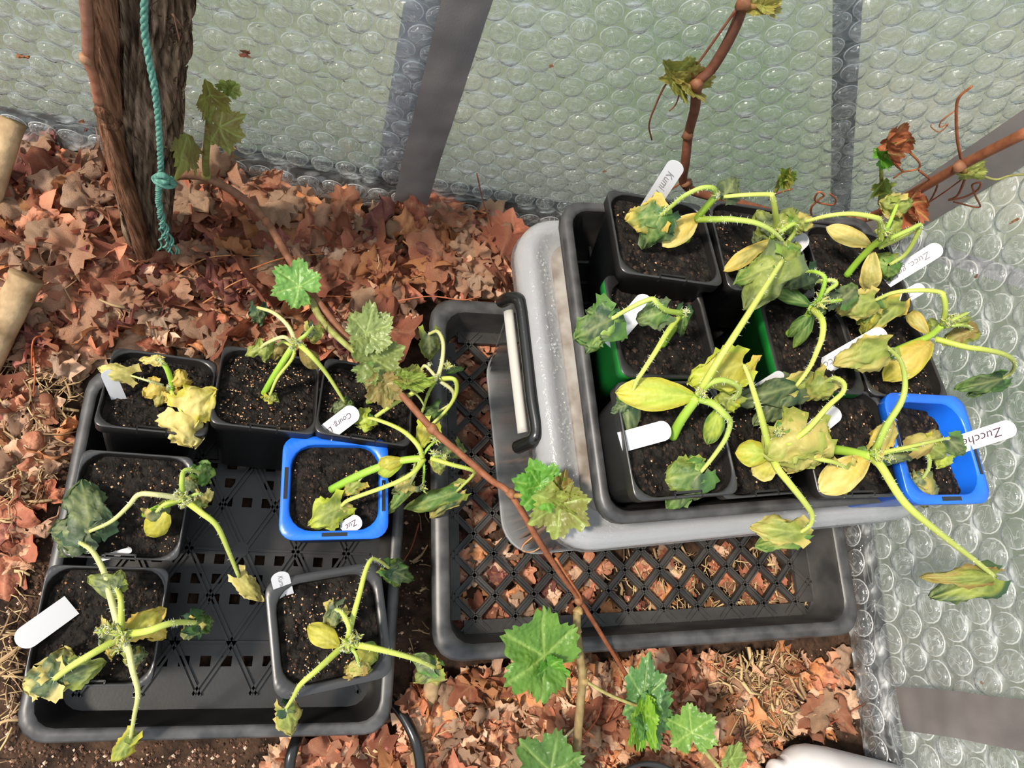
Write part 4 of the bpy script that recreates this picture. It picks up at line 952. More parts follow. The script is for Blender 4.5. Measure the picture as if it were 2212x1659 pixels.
seedling('seedling with a broad lime seed leaf and one very long straight stalk, front left pot', (1452, 945, .344), [(1452, 945, .344), (1464, 920, .356), (1479, 896, .370), (1507, 858, .392)],
    [([(1508, 852, .394), (1530, 815, .41), (1551, 780, .42), (1600, 704, .432), (1650, 625, .432), (1690, 563, .422)], 'y', .0040, .0026), ([(1512, 852, .394), (1530, 830, .405), (1560, 821, .41), (1590, 832, .405), (1596, 848, .395), (1582, 862, .382)], 'm', .0036, .0022), ([(1512, 862, .392), (1540, 872, .402), (1563, 893, .405), (1577, 912, .398), (1568, 946, .385), (1542, 985, .372), (1513, 1021, .358)], 'm', .0036, .002)],
    [((1692, 562, .422), (1608, 668, .375), .048, 'olive', dict(edge='grey', fold=.5)), ((1690, 564, .42), (1588, 610, .385), .042, 'olive', dict(edge='green')), ((1694, 560, .422), (1728, 562, .402), .034, 'olive', dict(edge='bright')), ((1606, 786, .402), (1488, 826, .378), .05, 'yellow', dict(edge='lime', fold=.5)), ((1608, 786, .402), (1600, 836, .378), .034, 'yellow', dict(edge='gold')), ((1582, 860, .384), (1545, 862, .368), .034, 'olive', dict(edge='lime')), ((1582, 862, .382), (1570, 888, .362), .026, 'yellow', dict(edge='olive')), ((1513, 1020, .36), (1420, 1042, .34), .046, 'green', dict(edge='olive', fold=.5)), ((1512, 1022, .36), (1440, 1098, .326), .042, 'dark', dict(edge='green', fold=.6)), ((1510, 1018, .36), (1470, 1006, .35), .026, 'bright', {}), ((1514, 1026, .358), (1500, 1080, .328), .026, 'green', dict(edge='grey'))],
    [((1499, 856, .388), (1329, 848, .368), .030, 'lime', dict(edge='yellow', fold=.25, curl=.06)), ((1556, 880, .38), (1528, 960, .352), .020, 'lime', dict(edge='green', fold=.5))], [((1514, 852, .40), .006)], hair=30, rs=.0046, seed=27)
seedling('seedling with a big tan crumpled leaf over the low middle front pot', (1640, 1005, .322), [(1640, 1005, .322), (1650, 992, .34), (1662, 972, .365)],
    [([(1662, 968, .366), (1649, 919, .385), (1640, 885, .395), (1629, 849, .402), (1618, 815, .405), (1607, 788, .402)], 'y', .0036, .0018), ([(1700, 960, .382), (1745, 926, .395), (1788, 878, .408), (1820, 848, .412), (1822, 828, .41), (1804, 817, .402), (1785, 823, .388)], 'y', .0032, .002), ([(1668, 985, .364), (1680, 1012, .372), (1707, 1046, .372), (1738, 1085, .362), (1754, 1112, .35), (1750, 1134, .338), (1729, 1150, .325)], 'y', .0036, .002), ([(1715, 975, .372), (1768, 991, .38), (1800, 998, .378), (1824, 1008, .368)], 'y', .0026, .0018)],
    [((1745, 925, .392), (1652, 985, .365), .06, 'tan', dict(edge='olive', fold=.5)), ((1746, 926, .392), (1758, 1010, .36), .05, 'tan', dict(edge='olive', fold=.45)), ((1746, 926, .39), (1700, 1022, .352), .05, 'olive', dict(edge='tan', fold=.5)), ((1784, 822, .39), (1740, 862, .362), .04, 'olive', dict(edge='tan')), ((1786, 822, .39), (1775, 862, .365), .034, 'tan', dict(edge='olive')), ((1730, 1149, .327), (1620, 1138, .305), .036, 'olive', dict(edge='tan', fold=.5)), ((1730, 1150, .325), (1632, 1180, .29), .034, 'olive', dict(edge='green')), ((1728, 1152, .325), (1720, 1182, .295), .03, 'olive', dict(edge='tan')), ((1824, 1006, .37), (1826, 1062, .345), .042, 'olive', dict(edge='tan', crumple=.25)), ((1690, 930, .384), (1672, 952, .37), .02, 'bright', dict(crumple=.35))],
    [((1664, 980, .36), (1588, 978, .345), .026, 'lime', dict(edge='yellow')), ((1676, 1000, .358), (1625, 1026, .34), .024, 'yellow', dict(edge='pale'))], [((1678, 935, .385), .006)], hair=24, seed=28)
seedling('seedling sprawled across the half empty blue pot with one stalk hanging far right', (1778, 972, .334), [(1778, 972, .334), (1808, 972, .350), (1840, 977, .364), (1882, 985, .380)],
    [([(1886, 980, .382), (1898, 958, .395), (1915, 920, .41), (1947, 868, .425), (1955, 825, .428), (1945, 780, .415), (1917, 750, .395)], 'm', .0042, .002), ([(1886, 990, .38), (1905, 1010, .39), (1954, 1086, .395), (2025, 1148, .38), (2100, 1206, .345), (2150, 1246, .318)], 'y', .0042, .0022), ([(1890, 982, .382), (1938, 972, .392), (1975, 970, .392), (2003, 982, .382), (2007, 1008, .37), (1993, 1034, .355)], 'm', .0028, .0018), ([(1900, 978, .384), (1950, 968, .398), (2003, 956, .396), (2060, 944, .382)], 'y', .0022, .0016)],
    [((1917, 750, .396), (1802, 790, .372), .044, 'olive', dict(edge='tan', fold=.6)), ((1916, 752, .395), (1850, 800, .365), .034, 'green', dict(edge='olive')), ((2149, 1245, .32), (1988, 1248, .305), .03, 'olive', dict(edge='brown', fold=.7)), ((2149, 1247, .32), (2010, 1292, .285), .044, 'olive', dict(edge='dark', fold=.6)), ((1898, 960, .388), (1930, 908, .375), .03, 'tan', dict(edge='gold')), ((1993, 1034, .357), (1962, 1040, .345), .026, 'grey', dict(edge='tan')), ((1992, 1036, .356), (1998, 1096, .32), .03, 'tan', dict(edge='grey')), ((1975, 965, .392), (2032, 938, .375), .028, 'tan', dict(edge='brown')), ((2005, 960, .39), (2040, 985, .37), .03, 'olive', dict(edge='yellow')), ((1920, 985, .38), (1975, 985, .372), .024, 'grey', dict(edge='dark')), ((2040, 985, .372), (2024, 1010, .36), .024, 'lime', dict(edge='olive')), ((2050, 950, .385), (2082, 982, .372), .026, 'grey', dict(edge='green', fold=.4)), ((1905, 985, .38), (1928, 1000, .37), .02, 'green', {})],
    [((1876, 988, .376), (1768, 1062, .350), .032, 'gold', dict(edge='pale', fold=.35)), ((1882, 980, .38), (1850, 970, .37), .010, 'green', {})], [((1892, 982, .392), .006), ((1920, 990, .384), .005)], hair=34, rs=.0048, seed=29)

# ------------------------------------------------------------------ vine trunk, canes, twine
def cane_mesh(pts, r0, r1, c0, c1, n=9, seed=1, lump=.12, steps=8):
    mb = MB(); pp = catmull(pts, steps)
    tube(mb, pp, r0, r1, n=n, col=c0, col1=c1, rfun=lambda t, a: 1 + lump * nz((t * 9, math.cos(a), math.sin(a)), 1.3, seed))
    return mb
def knot(mb, p, r, col, seed=1):
    rn = random.Random(seed)
    vs = [Vector((0, 0, 1)), Vector((0, 0, -1))]; n = 8; fs = []
    ring = []
    for k in range(3):
        e = rad(-45 + 45 * k)
        for i in range(n):
            a = 2 * math.pi * i / n; vs.append(Vector((math.cos(a) * math.cos(e), math.sin(a) * math.cos(e), math.sin(e))))
    for k in range(2):
        for i in range(n):
            a0 = 2 + k * n; fs.append((a0 + i, a0 + (i + 1) % n, a0 + n + (i + 1) % n, a0 + n + i))
    for i in range(n):
        fs.append((1, 2 + (i + 1) % n, 2 + i)); fs.append((0, 2 + 2 * n + i, 2 + 2 * n + (i + 1) % n))
    vs = [p + v * r * (1 + .45 * nz(v, 1.9, seed)) for v in vs]
    mb.add(vs, fs, [mixc(col, lin('#8a6248'), rn.random() * .5) for _ in vs])
BR1, BR2 = lin('#7a5744'), lin('#47352b')
def build_vine():
    org = P(312, 585, .0)
    t = thing('grapevine', org, 'thick old grapevine trunk with peeling bark growing from the leaf litter', 'vine')
    ya, yb_ = .40, .452
    cen = [org + Vector((.006, .012, -.01)), PY(318, 480, .412), PY(312, 350, .425), PY(308, 200, .438), PY(312, 60, .448), PY(318, -80, .458), PY(330, -330, .478)]
    pp = catmull(cen, 24); T, N = frames(pp); n = 96; vs = []; cs = []; fs = []
    for i, p in enumerate(pp):
        u = i / (len(pp) - 1); R = .0205 + .0105 * sstep(0, .5, u)
        B = T[i].cross(N[i])
        for k in range(n):
            a = 2 * math.pi * k / n; ca, sa = math.cos(a), math.sin(a)
            ridge = abs(nz((ca * 2.6, sa * 2.6, u * 2.2 + .5 * nz((ca, sa, u * 3), 2, 3)), 2.6, 4))
            fine = nz((ca * 9, sa * 9, u * 4.5 + .3 * ridge), 2.6, 6)
            kn = math.exp(-((u - .47) / .05) ** 2 - ((a - 4.4) / .5) ** 2)
            r = R * (1 + .26 * ridge + .14 * fine + .22 * kn)
            vs.append(p + N[i] * ca * r + B * sa * r - org)
            cs.append(mixc(mixc(lin('#35291f'), lin('#86705e'), min(1, ridge * 2.8)), lin('#ab9078'), max(0, fine) * .7))
    for i in range(len(pp) - 1):
        for k in range(n):
            k2 = (k + 1) % n; fs.append((i * n + k, i * n + k2, (i + 1) * n + k2, (i + 1) * n + k))
    fs.append(tuple((len(pp) - 1) * n + k for k in range(n)))
    mb = MB(); mb.add(vs, fs, cs); mb.build('trunk', M['bark'], t)
    # reddish stem fused along the left side
    a1 = [P(322, 590, .0), PY(290, 470, .385), PY(262, 380, .390), PY(244, 300, .398), PY(232, 200, .405), PY(224, 80, .412), PY(216, -60, .42)]
    mb = MB(); tube(mb, [p - org for p in catmull(a1, 12)], .0085, .0105, n=16, col=lin('#77523c'), col1=lin('#7d5a45'), rfun=lambda tt, a: 1 + .28 * abs(nz((math.cos(a) * 3, math.sin(a) * 3, tt * 2), 2, 9)))
    for (px, py) in ((232, 252), (222, 240), (238, 262)): knot(mb, PY(px, py, .395) - org, .008, lin('#7a5844'), px)
    mb.build('side_stem', M['bark'], t)
    mb = MB(); a2 = [PY(214, 220, .397), PY(205, 165, .40), PY(192, 130, .402), PY(190, 60, .405), PY(184, -20, .41)]
    tube(mb, [p - org for p in catmull(a2, 8)], .0045, .0045, n=9, col=lin('#8a5a44'), col1=lin('#7f5a48'))
    knot(mb, PY(184, 126, .40) - org, .005, lin('#a07a5c'), 3)
    mb.build('twig', M['cane'], t)
    rn = random.Random(8)
    for k in range(64):                                             # peeling bark strips
        i = rn.randrange(2, len(pp) - 24); a = rn.uniform(0, 6.28); pts = []; lift = rn.choice((0, 0, 0, 1)) * rn.uniform(.001, .004)
        B = T[i].cross(N[i]); d0 = N[i] * math.cos(a) + B * math.sin(a)
        if d0.dot((CAM_LOC - pp[i]).normalized()) < .15: continue
        m_ = rn.randrange(8, 18)
        for q in range(m_):
            j = i + q; p = pp[j]; R = .0205 + .0105 * sstep(0, .5, j / (len(pp) - 1)); aa = a + .05 * q * nz((k, q, 0), 1.3)
            d = N[j] * math.cos(aa) + T[j].cross(N[j]) * math.sin(aa)
            pts.append(p + d * (R * 1.12 + lift * (q / m_) ** 2) - org)
        mb = MB(); tube(mb, catmull(pts, 3), rn.uniform(.0007, .0016), .0005, n=5, col=mixc(lin('#4a392e'), lin('#a58a72'), rn.random()), col1=BR2, flat=.6)
        mb.build('bark_strip', M['bark'], t)
    for pts in ([(378, 40), (388, 90), (395, 70)], [(372, 30), (398, 62), (402, 68)], [(376, 180), (384, 215), (372, 240)]):
        mb = MB(); tube(mb, [PY(x, y, .415) - org for x, y in pts], .0009, .0004, n=5, col=lin('#6a5042')); mb.build('bark_strip', M['bark'], t)
    # trailing cane
    cz = [(352, 384, .118), (400, 378, .122), (450, 386, .118), (520, 425, .108), (575, 478, .105), (618, 548, .112), (668, 626, .122), (735, 712, .135), (800, 780, .142), (870, 855, .160), (935, 928, .178), (1000, 985, .200), (1060, 1036, .222), (1105, 1070, .235), (1162, 1165, .215), (1208, 1235, .175), (1252, 1296, .125), (1300, 1372, .085), (1345, 1445, .05), (1388, 1515, .022)]
    mb = cane_mesh([P3(p) - org for p in cz], .0052, .0024, lin('#7d5a45'), lin('#8a5034'), seed=3)
    for p in ((445, 380, .121), (575, 478, .107), (935, 928, .179), (1105, 1068, .237), (1250, 1296, .127)): knot(mb, P3(p) - org, .0058, lin('#8a5c40'), int(p[0]))
    mb.build('cane', M['cane'], t)
    mb = MB(); tube(mb, [P3(p) - org for p in catmull2([(1200, 1205, .195), (1230, 1252, .168), (1252, 1285, .14), (1256, 1302, .125), (1248, 1305, .122)])], .0013, .0011, n=6, col=lin('#a5623c')); mb.build('tendril', M['cane'], t)
    mb = MB(); tube(mb, [P3(p) - org for p in catmull2([(1150, 1160, .213), (1130, 1178, .20), (1130, 1190, .195), (1150, 1192, .195), (1168, 1182, .205)])], .0007, .0006, n=5, col=lin('#b9885c')); mb.build('tendril', M['cane'], t)
    # upright green shoot beside the trunk
    G1, G2 = lin('#7d7a45'), lin('#8a9a4c')
    sh = [(446, 380, .122), (444, 345, .158), (449, 290, .208), (456, 238, .252), (478, 212, .272), (496, 190, .288)]
    mb = MB(); tube(mb, catmull([P3(p) - org for p in sh], 6), .0044, .0022, n=8, col=G1, col1=G2); knot(mb, P3(sh[0]) - org, .007, lin('#8f8a4c'), 5); mb.build('shoot', M['cane'], t)
    for pts in ([(442, 338, .163), (424, 316, .20), (402, 292, .238)], [(450, 288, .21), (466, 280, .22), (474, 276, .224)], [(454, 236, .254), (453, 214, .272), (452, 200, .28)], [(484, 208, .276), (496, 200, .282)]):
        mb = MB(); tube(mb, catmull([P3(p) - org for p in pts], 4), .0016, .0012, n=6, col=lin('#a07a50'), col1=lin('#9a8a50')); mb.build('leaf_stalk', M['cane'], t)
    bz = ('#8a8a44', '#7a6a3a')
    vine_leaf(t, org, P(404, 290, .240), P(352, 280, .275), 2, bz, fold=-.5, cup=-.25, roll=.5, wide=.9)
    vine_leaf(t, org, P(474, 274, .224), P(522, 300, .205), 3, bz, fold=.3, cup=.2)
    vine_leaf(t, org, P(454, 206, .278), P(440, 162, .305), 4, bz, fold=.8, wide=.7)
    vine_leaf(t, org, P(496, 192, .288), P(522, 206, .282), 5, ('#8fa04a', '#7a7a3a'), fold=.4, wide=.8)
    vine_leaf(t, org, P(494, 190, .289), P(512, 176, .300), 6, ('#9aaa55', '#7f8a45'), fold=.8, wide=.7)
    # leafy shoot over the third pot
    s2 = [(672, 648, .126), (690, 684, .135), (715, 715, .145), (765, 760, .160), (800, 790, .165), (850, 812, .168), (900, 828, .168)]
    mb = MB(); tube(mb, catmull([P3(p) - org for p in s2], 6), .0046, .0016, n=8, col=lin('#8a8a52'), col1=lin('#9aa85a')); mb.build('shoot', M['cane'], t)
    LG = ('#6f9a48', '#5a8a3c'); LO = ('#7f8a48', '#6a7a3c')
    vine_leaf(t, org, P(646, 618, .150), P(592, 578, .156), 7, ('#78a650', '#5f9244'), cup=.05, fold=.05, wide=1.0)
    vine_leaf(t, org, P(790, 720, .178), P(848, 700, .182), 8, ('#8f9c5c', '#73844a'), cup=.1, fold=.15)
    vine_leaf(t, org, P(800, 722, .176), P(800, 652, .180), 18, ('#8f9c5c', '#73844a'), cup=.1, fold=.2, wide=.8)
    vine_leaf(t, org, P(808, 776, .172), P(872, 752, .170), 9, LO, cup=.08, fold=.1)
    vine_leaf(t, org, P(800, 800, .168), P(775, 822, .150), 10, ('#6a8a4c', '#7a7a45'), fold=.4, wide=.8)
    vine_leaf(t, org, P(828, 832, .165), P(832, 880, .145), 11, ('#8a7444', '#9a8a50'), fold=.15, wide=.9)
    vine_leaf(t, org, P(838, 828, .166), P(866, 846, .158), 12, ('#8a7444', '#8a8a50'), fold=.2)
    vine_leaf(t, org, P(880, 824, .168), P(930, 832, .165), 13, ('#9ab04c', '#8a9a4a'), fold=.8, wide=.5)
    vine_leaf(t, org, P(878, 814, .17), P(912, 802, .165), 14, ('#9a8a50', '#8a9a4a'), fold=.5, wide=.6)
    for pts in ([(770, 758, .161), (784, 735, .172), (792, 720, .178)], [(672, 650, .13), (662, 635, .145), (648, 620, .15)], [(808, 796, .166), (820, 818, .166), (828, 832, .165)], [(856, 816, .168), (880, 835, .165), (905, 858, .155), (918, 880, .15)]):
        mb = MB(); tube(mb, catmull([P3(p) - org for p in pts], 4), .0015, .0010, n=6, col=lin('#9aa860')); mb.build('leaf_stalk', M['cane'], t)
    # small leaves where the cane crosses the bin
    vine_leaf(t, org, P(1172, 1052, .262), P(1105, 1040, .256), 15, ('#669c38', '#4f8630'), cup=.25, fold=.2)
    vine_leaf(t, org, P(1166, 1050, .262), P(1180, 1004, .268), 25, ('#669c38', '#4f8630'), cup=.2, fold=.3, wide=.8)
    vine_leaf(t, org, P(1210, 1088, .268), P(1202, 1162, .250), 16, ('#8a9a44', '#7a7a3c'), cup=.15, fold=.15)
    vine_leaf(t, org, P(1212, 1082, .268), P(1258, 1098, .266), 17, ('#9aa850', '#8a8a44'), fold=.6, wide=.5)
    vine_leaf(t, org, P(1212, 1056, .268), P(1222, 1012, .276), 19, ('#7a6a34', '#6a5a2c'), fold=.6, wide=.6)
    for pts in ([(1106, 1070, .237), (1150, 1072, .256), (1190, 1076, .264), (1212, 1084, .268)], [(1192, 1076, .264), (1206, 1058, .268)]):
        mb = MB(); tube(mb, catmull([P3(p) - org for p in pts], 4), .0026, .0018, n=7, col=lin('#9a7a44'), col1=lin('#8a9a4c')); mb.build('leaf_stalk', M['cane'], t)
def catmull2(pts):
    out = catmull([Vector(p) for p in pts], 6)
    return [tuple(v) for v in out]
build_vine()

def build_twine():
    path = [(312, -30, .408), (312, 60, .402), (322, 130, .396), (334, 190, .388), (342, 260, .383), (346, 330, .380), (348, 382, .378)]
    org = PY(*path[-1]); t = thing('twine', org, 'teal garden twine tied around the vine trunk with a frayed end', 'twine')
    def strand(pts, r, ph, tw=34):
        pp = catmull(pts, 14); T, N = frames(pp); out = []; d = 0
        for i, p in enumerate(pp):
            if i: d += (p - pp[i - 1]).length
            a = ph + d * 300; B = T[i].cross(N[i]); out.append(p + N[i] * math.cos(a) * r + B * math.sin(a) * r - org)
        return out
    main = [PY(*p) for p in path]
    for ph in (0, 2.09, 4.19):
        mb = MB(); tube(mb, strand(main, .0013, ph), .0017, .0017, n=6); mb.build('strand', M['twine'], t)
    mb = MB()
    k = [PY(335, 384, .375), PY(350, 378, .370), PY(368, 390, .374), PY(376, 398, .378), PY(362, 402, .372), PY(340, 394, .372), PY(334, 384, .376), PY(352, 392, .368), PY(372, 386, .376)]
    tube(mb, [p - org for p in catmull(k, 8)], .0030, .0030, n=7); mb.build('knot', M['twine'], t)
    tail = [PY(345, 395, .373), PY(342, 430, .370), PY(348, 470, .368), PY(356, 510, .364), PY(362, 545, .36)]
    rn = random.Random(2)
    for q in range(6):
        e = Vector((rn.uniform(-.010, .010), rn.uniform(-.002, .002), rn.uniform(-.006, .004)))
        pts = [p + e * (i / 4) ** 3 for i, p in enumerate(tail)]
        mb = MB(); tube(mb, strand(pts, .0016 if q < 3 else .0022, q * 1.05), .0014, .0010, n=5); mb.build('strand', M['twine'], t)
build_twine()

def build_wall_vine():
    Y = .485
    org = PY(1530, 420, Y)
    t = thing('vine_cane', org, 'reddish brown bare vine cane with tendrils climbing the wall behind the upper pots', 'vine')
    c0, c1 = lin('#5c3a2e'), lin('#8a5a40')
    up = [PY(1612, -60, Y + .03), PY(1604, 10, Y + .025), PY(1580, 75, Y + .022), PY(1540, 145, Y + .018), PY(1508, 180, Y + .015), PY(1501, 235, Y + .012), PY(1487, 290, Y + .01), PY(1480, 350, Y), PY(1476, 390, Y), PY(1496, 412, Y), PY(1535, 424, Y), PY(1600, 440, Y), PY(1680, 462, Y), PY(1745, 478, Y), PY(1800, 481, Y), PY(1880, 468, Y), PY(1960, 424, Y - .02), PY(2075, 358, Y - .04), PY(2225, 282, Y - .06)]
    mb = cane_mesh([p - org for p in up], .0052, .0054, c0, lin('#8a553a'), seed=5, lump=.1)
    for (px, py, y) in ((1604, 8, Y + .02), (1505, 182, Y + .012), (1486, 292, Y + .008), (1482, 396, Y - .002), (1838, 478, Y - .003), (2072, 360, Y - .045)): knot(mb, PY(px, py, y) - org, .0068, lin('#7a5038'), px)
    mb.build('cane', M['cane'], t)
    def tend(pts, r=.0012, col='#8a5238'):
        mb = MB(); tube(mb, [p - org for p in catmull([PY(x, y, yy) for x, y, yy in pts], 6)], r, r * .7, n=6, col=lin(col)); mb.build('tendril', M['cane'], t)
    a = Y + .02
    tend([(1592, 18, a), (1555, 70, a), (1500, 145, a), (1470, 160, a), (1440, 180, a), (1415, 230, a), (1402, 270, a), (1408, 302, a)], .0013, '#7a4a38')
    tend([(1500, 180, a), (1496, 160, a), (1490, 150, a)], .0018, '#7a4a38')
    tend([(1470, 195, a), (1460, 225, a), (1446, 240, a)], .0009)
    tend([(1478, 390, Y), (1460, 402, Y), (1445, 412, Y)], .0016)
    b = Y - .03
    tend([(1755, 472, b), (1752, 450, b), (1768, 432, b), (1780, 422, b), (1768, 415, b), (1760, 432, b), (1778, 440, b), (1800, 442, b), (1806, 430, b), (1792, 418, b)], .0014, '#9a5c3c')
    tend([(2078, 352, b), (2068, 300, b), (2066, 240, b), (2072, 210, b), (2100, 186, b)], .0017, '#a0603c')
    tend([(2062, 240, b), (2035, 260, b), (2030, 275, b), (2048, 268, b), (2030, 285, b), (2012, 275, b), (2012, 268, b)], .0007, '#a0603c')
    tend([(2090, 372, b), (2070, 420, b), (2050, 432, b), (2085, 425, b), (2112, 410, b), (2118, 395, b), (2100, 400, b), (2108, 425, b), (2115, 448, b), (2060, 436, b)], .0014, '#8a4e34')
    tend([(1955, 320, b), (1985, 350, b), (1982, 365, b), (1950, 372, b), (1930, 385, b)], .0013, '#a0603c')
    tend([(1985, 368, b), (2010, 388, b), (2025, 400, b), (2005, 440, b), (1985, 452, b), (2040, 415, b), (2085, 382, b)], .0012, '#8a4e34')
    tend([(1662, 432, Y - .02), (1678, 418, Y - .02), (1712, 408, Y - .02)], .0016, '#7a4a38')
    tend([(2085, 372, b), (2110, 376, b), (2150, 388, b), (2180, 380, b), (2230, 375, b)], .0016, '#8a8a50')
    def pt(x, y, yy): return PY(x, y, yy)
    # buds and young leaves
    bud = ('#9a9a50', '#8a7a40')
    for (b0, tp, sd_, c, kw) in (((1490, 184, a), (1440, 160, a), 31, bud, dict(fold=.9, wide=.6)), ((1462, 168, a), (1424, 130, a), 32, ('#8a8a44', '#6a6a34'), dict(fold=.7, wide=.7)), ((1455, 172, a), (1420, 172, a), 33, bud, dict(fold=.9, wide=.5)),
        ((1640, 16, a), (1688, 8, a), 34, bud, dict(fold=.7, wide=.6)), ((1650, 12, a), (1684, 26, a), 35, bud, dict(fold=.6, wide=.6)),
        ((1692, 385, b), (1684, 362, b), 36, ('#9ab04c', '#8aa044'), dict(fold=.5, wide=.6)), ((1694, 384, b), (1714, 378, b), 37, ('#9ab04c', '#8aa044'), dict(fold=.5, wide=.6)), ((1695, 382, b), (1706, 356, b), 38, ('#a0b04c', '#9a8a44'), dict(fold=.6, wide=.5)),
        ((1912, 338, b), (1945, 322, b), 39, ('#6fae3a', '#4f8a2c'), dict(fold=.3, cup=.3)), ((1905, 336, b), (1882, 318, b), 40, ('#6fae3a', '#4f8a2c'), dict(fold=.5, cup=.3, wide=.7)),
        ((1905, 402, b), (1918, 376, b), 41, ('#9ab05c', '#8a9a50'), dict(fold=.8, wide=.6)), ((1905, 408, b), (1938, 396, b), 42, ('#9aaa55', '#8a8a44'), dict(fold=.7, wide=.6)),
        ((2085, 372, b), (2128, 372, b), 43, ('#a0a85c', '#8a8a44'), dict(fold=.8, wide=.6)), ((2088, 374, b), (2118, 362, b), 44, ('#a8b070', '#9a9a58'), dict(fold=.8, wide=.6))):
        vine_leaf(t, org, pt(*b0), pt(*tp), sd_, c, **kw)
    for pts, r, c in (([(1496, 184, a), (1484, 184, a), (1466, 172, a)], .0035, '#8a7a44'), ([(1606, 12, a), (1622, 14, a), (1645, 14, a)], .0036, '#8a6a40'), ([(1672, 420, b), (1682, 402, b), (1694, 384, b)], .0024, '#9aa04c'), ([(1900, 440, b), (1904, 400, b), (1904, 360, b), (1914, 332, b)], .0024, '#9a9a50'), ([(1908, 362, b), (1918, 345, b), (1920, 325, b)], .002, '#8aa04c'), ([(2074, 358, b), (2085, 372, b)], .004, '#9a7a48')):
        mb = MB(); tube(mb, [p - org for p in catmull([pt(*q) for q in pts], 4)], r, r * .75, n=7, col=lin(c)); mb.build('shoot', M['cane'], t)
    # papery dead leaves caught on the cane
    for (b0, tp, sd_) in (((1922, 315, b), (1888, 285, b), 45), ((1915, 312, b), (1952, 312, b), 46), ((1965, 448, b - .01), (1935, 480, b - .01), 47), ((1960, 445, b - .01), (1992, 462, b - .01), 48)):
        o = vine_leaf(t, org, pt(*b0), pt(*tp), sd_, ('#b06a48', '#8f5238'), fold=.3, cup=.4, bend=1.2, bdir=sd_, name='dead_leaf')
        o.data.materials.clear(); o.data.materials.append(M['dead'])
build_wall_vine()

def build_front_shoot():
    org = P(1243, 1690, .06)
    t = thing('vine_shoot', org, 'green brown vine shoot with lobed leaves in front of the mesh crate', 'vine')
    sp = [(1241, 1700, .075), (1246, 1620, .09), (1250, 1560, .100), (1258, 1465, .112), (1253, 1420, .116), (1246, 1365, .118), (1247, 1318, .118)]
    mb = MB(); tube(mb, catmull([P3(p) - org for p in sp], 6), .0050, .0046, n=9, col=lin('#7d6a48'), col1=lin('#8a7a50'), rfun=lambda tt, a: 1 + .1 * nz((tt * 8, a, 0), 1.2, 4))
    for p in ((1246, 1364, .118), (1262, 1472, .112), (1243, 1625, .09), (1250, 1320, .118)): knot(mb, P3(p) - org, .0058, lin('#a08a58'), p[1])
    mb.build('stem', M['cane'], t)
    for pts, r in (([(1262, 1470, .114), (1310, 1498, .118), (1362, 1520, .118), (1386, 1526, .115)], .0020), ([(1244, 1366, .12), (1230, 1382, .13), (1222, 1392, .135)], .0016), ([(1242, 1625, .092), (1215, 1645, .10), (1192, 1662, .105)], .0016), ([(1500, 1590, .10), (1525, 1625, .09), (1550, 1655, .08), (1575, 1690, .07)], .0028)):
        mb = MB(); tube(mb, catmull([P3(p) - org for p in pts], 5), r, r * .9, n=7, col=lin('#9a9460'), col1=lin('#a09a60')); mb.build('leaf_stalk', M['cane'], t)
    G = ('#6a9236', '#4c762a'); D = ('#5f8a4c', '#4a7440'); DD = ('#557a34', '#44642c')
    vine_leaf(t, org, P(1176, 1418, .140), P(1086, 1368, .150), 51, G, cup=.06, fold=.1, wide=1.02)
    vine_leaf(t, org, P(1186, 1442, .136), P(1205, 1482, .12), 52, ('#5f952e', '#457a26'), fold=.3, wide=.7)
    vine_leaf(t, org, P(1390, 1512, .118), P(1400, 1408, .120), 53, D, fold=.12, wide=.55, cup=0)
    vine_leaf(t, org, P(1394, 1520, .118), P(1410, 1556, .110), 54, ('#8ab03c', '#78a034'), fold=.5, wide=.6)
    vine_leaf(t, org, P(1398, 1540, .112), P(1448, 1560, .095), 55, D, fold=.2, wide=.9)
    vine_leaf(t, org, P(1388, 1545, .114), P(1380, 1618, .10), 56, ('#8ab03c', '#6a9a34'), fold=.8, wide=.5)
    vine_leaf(t, org, P(1494, 1582, .108), P(1486, 1514, .112), 57, ('#789c42', '#5a8434'), cup=.2, fold=.15)
    vine_leaf(t, org, P(1190, 1668, .106), P(1118, 1598, .11), 58, DD, fold=.15, wide=.9)
    vine_leaf(t, org, P(1580, 1640, .085), P(1600, 1600, .09), 59, ('#8aa05c', '#7a904c'), fold=.7, wide=.6)
build_front_shoot()

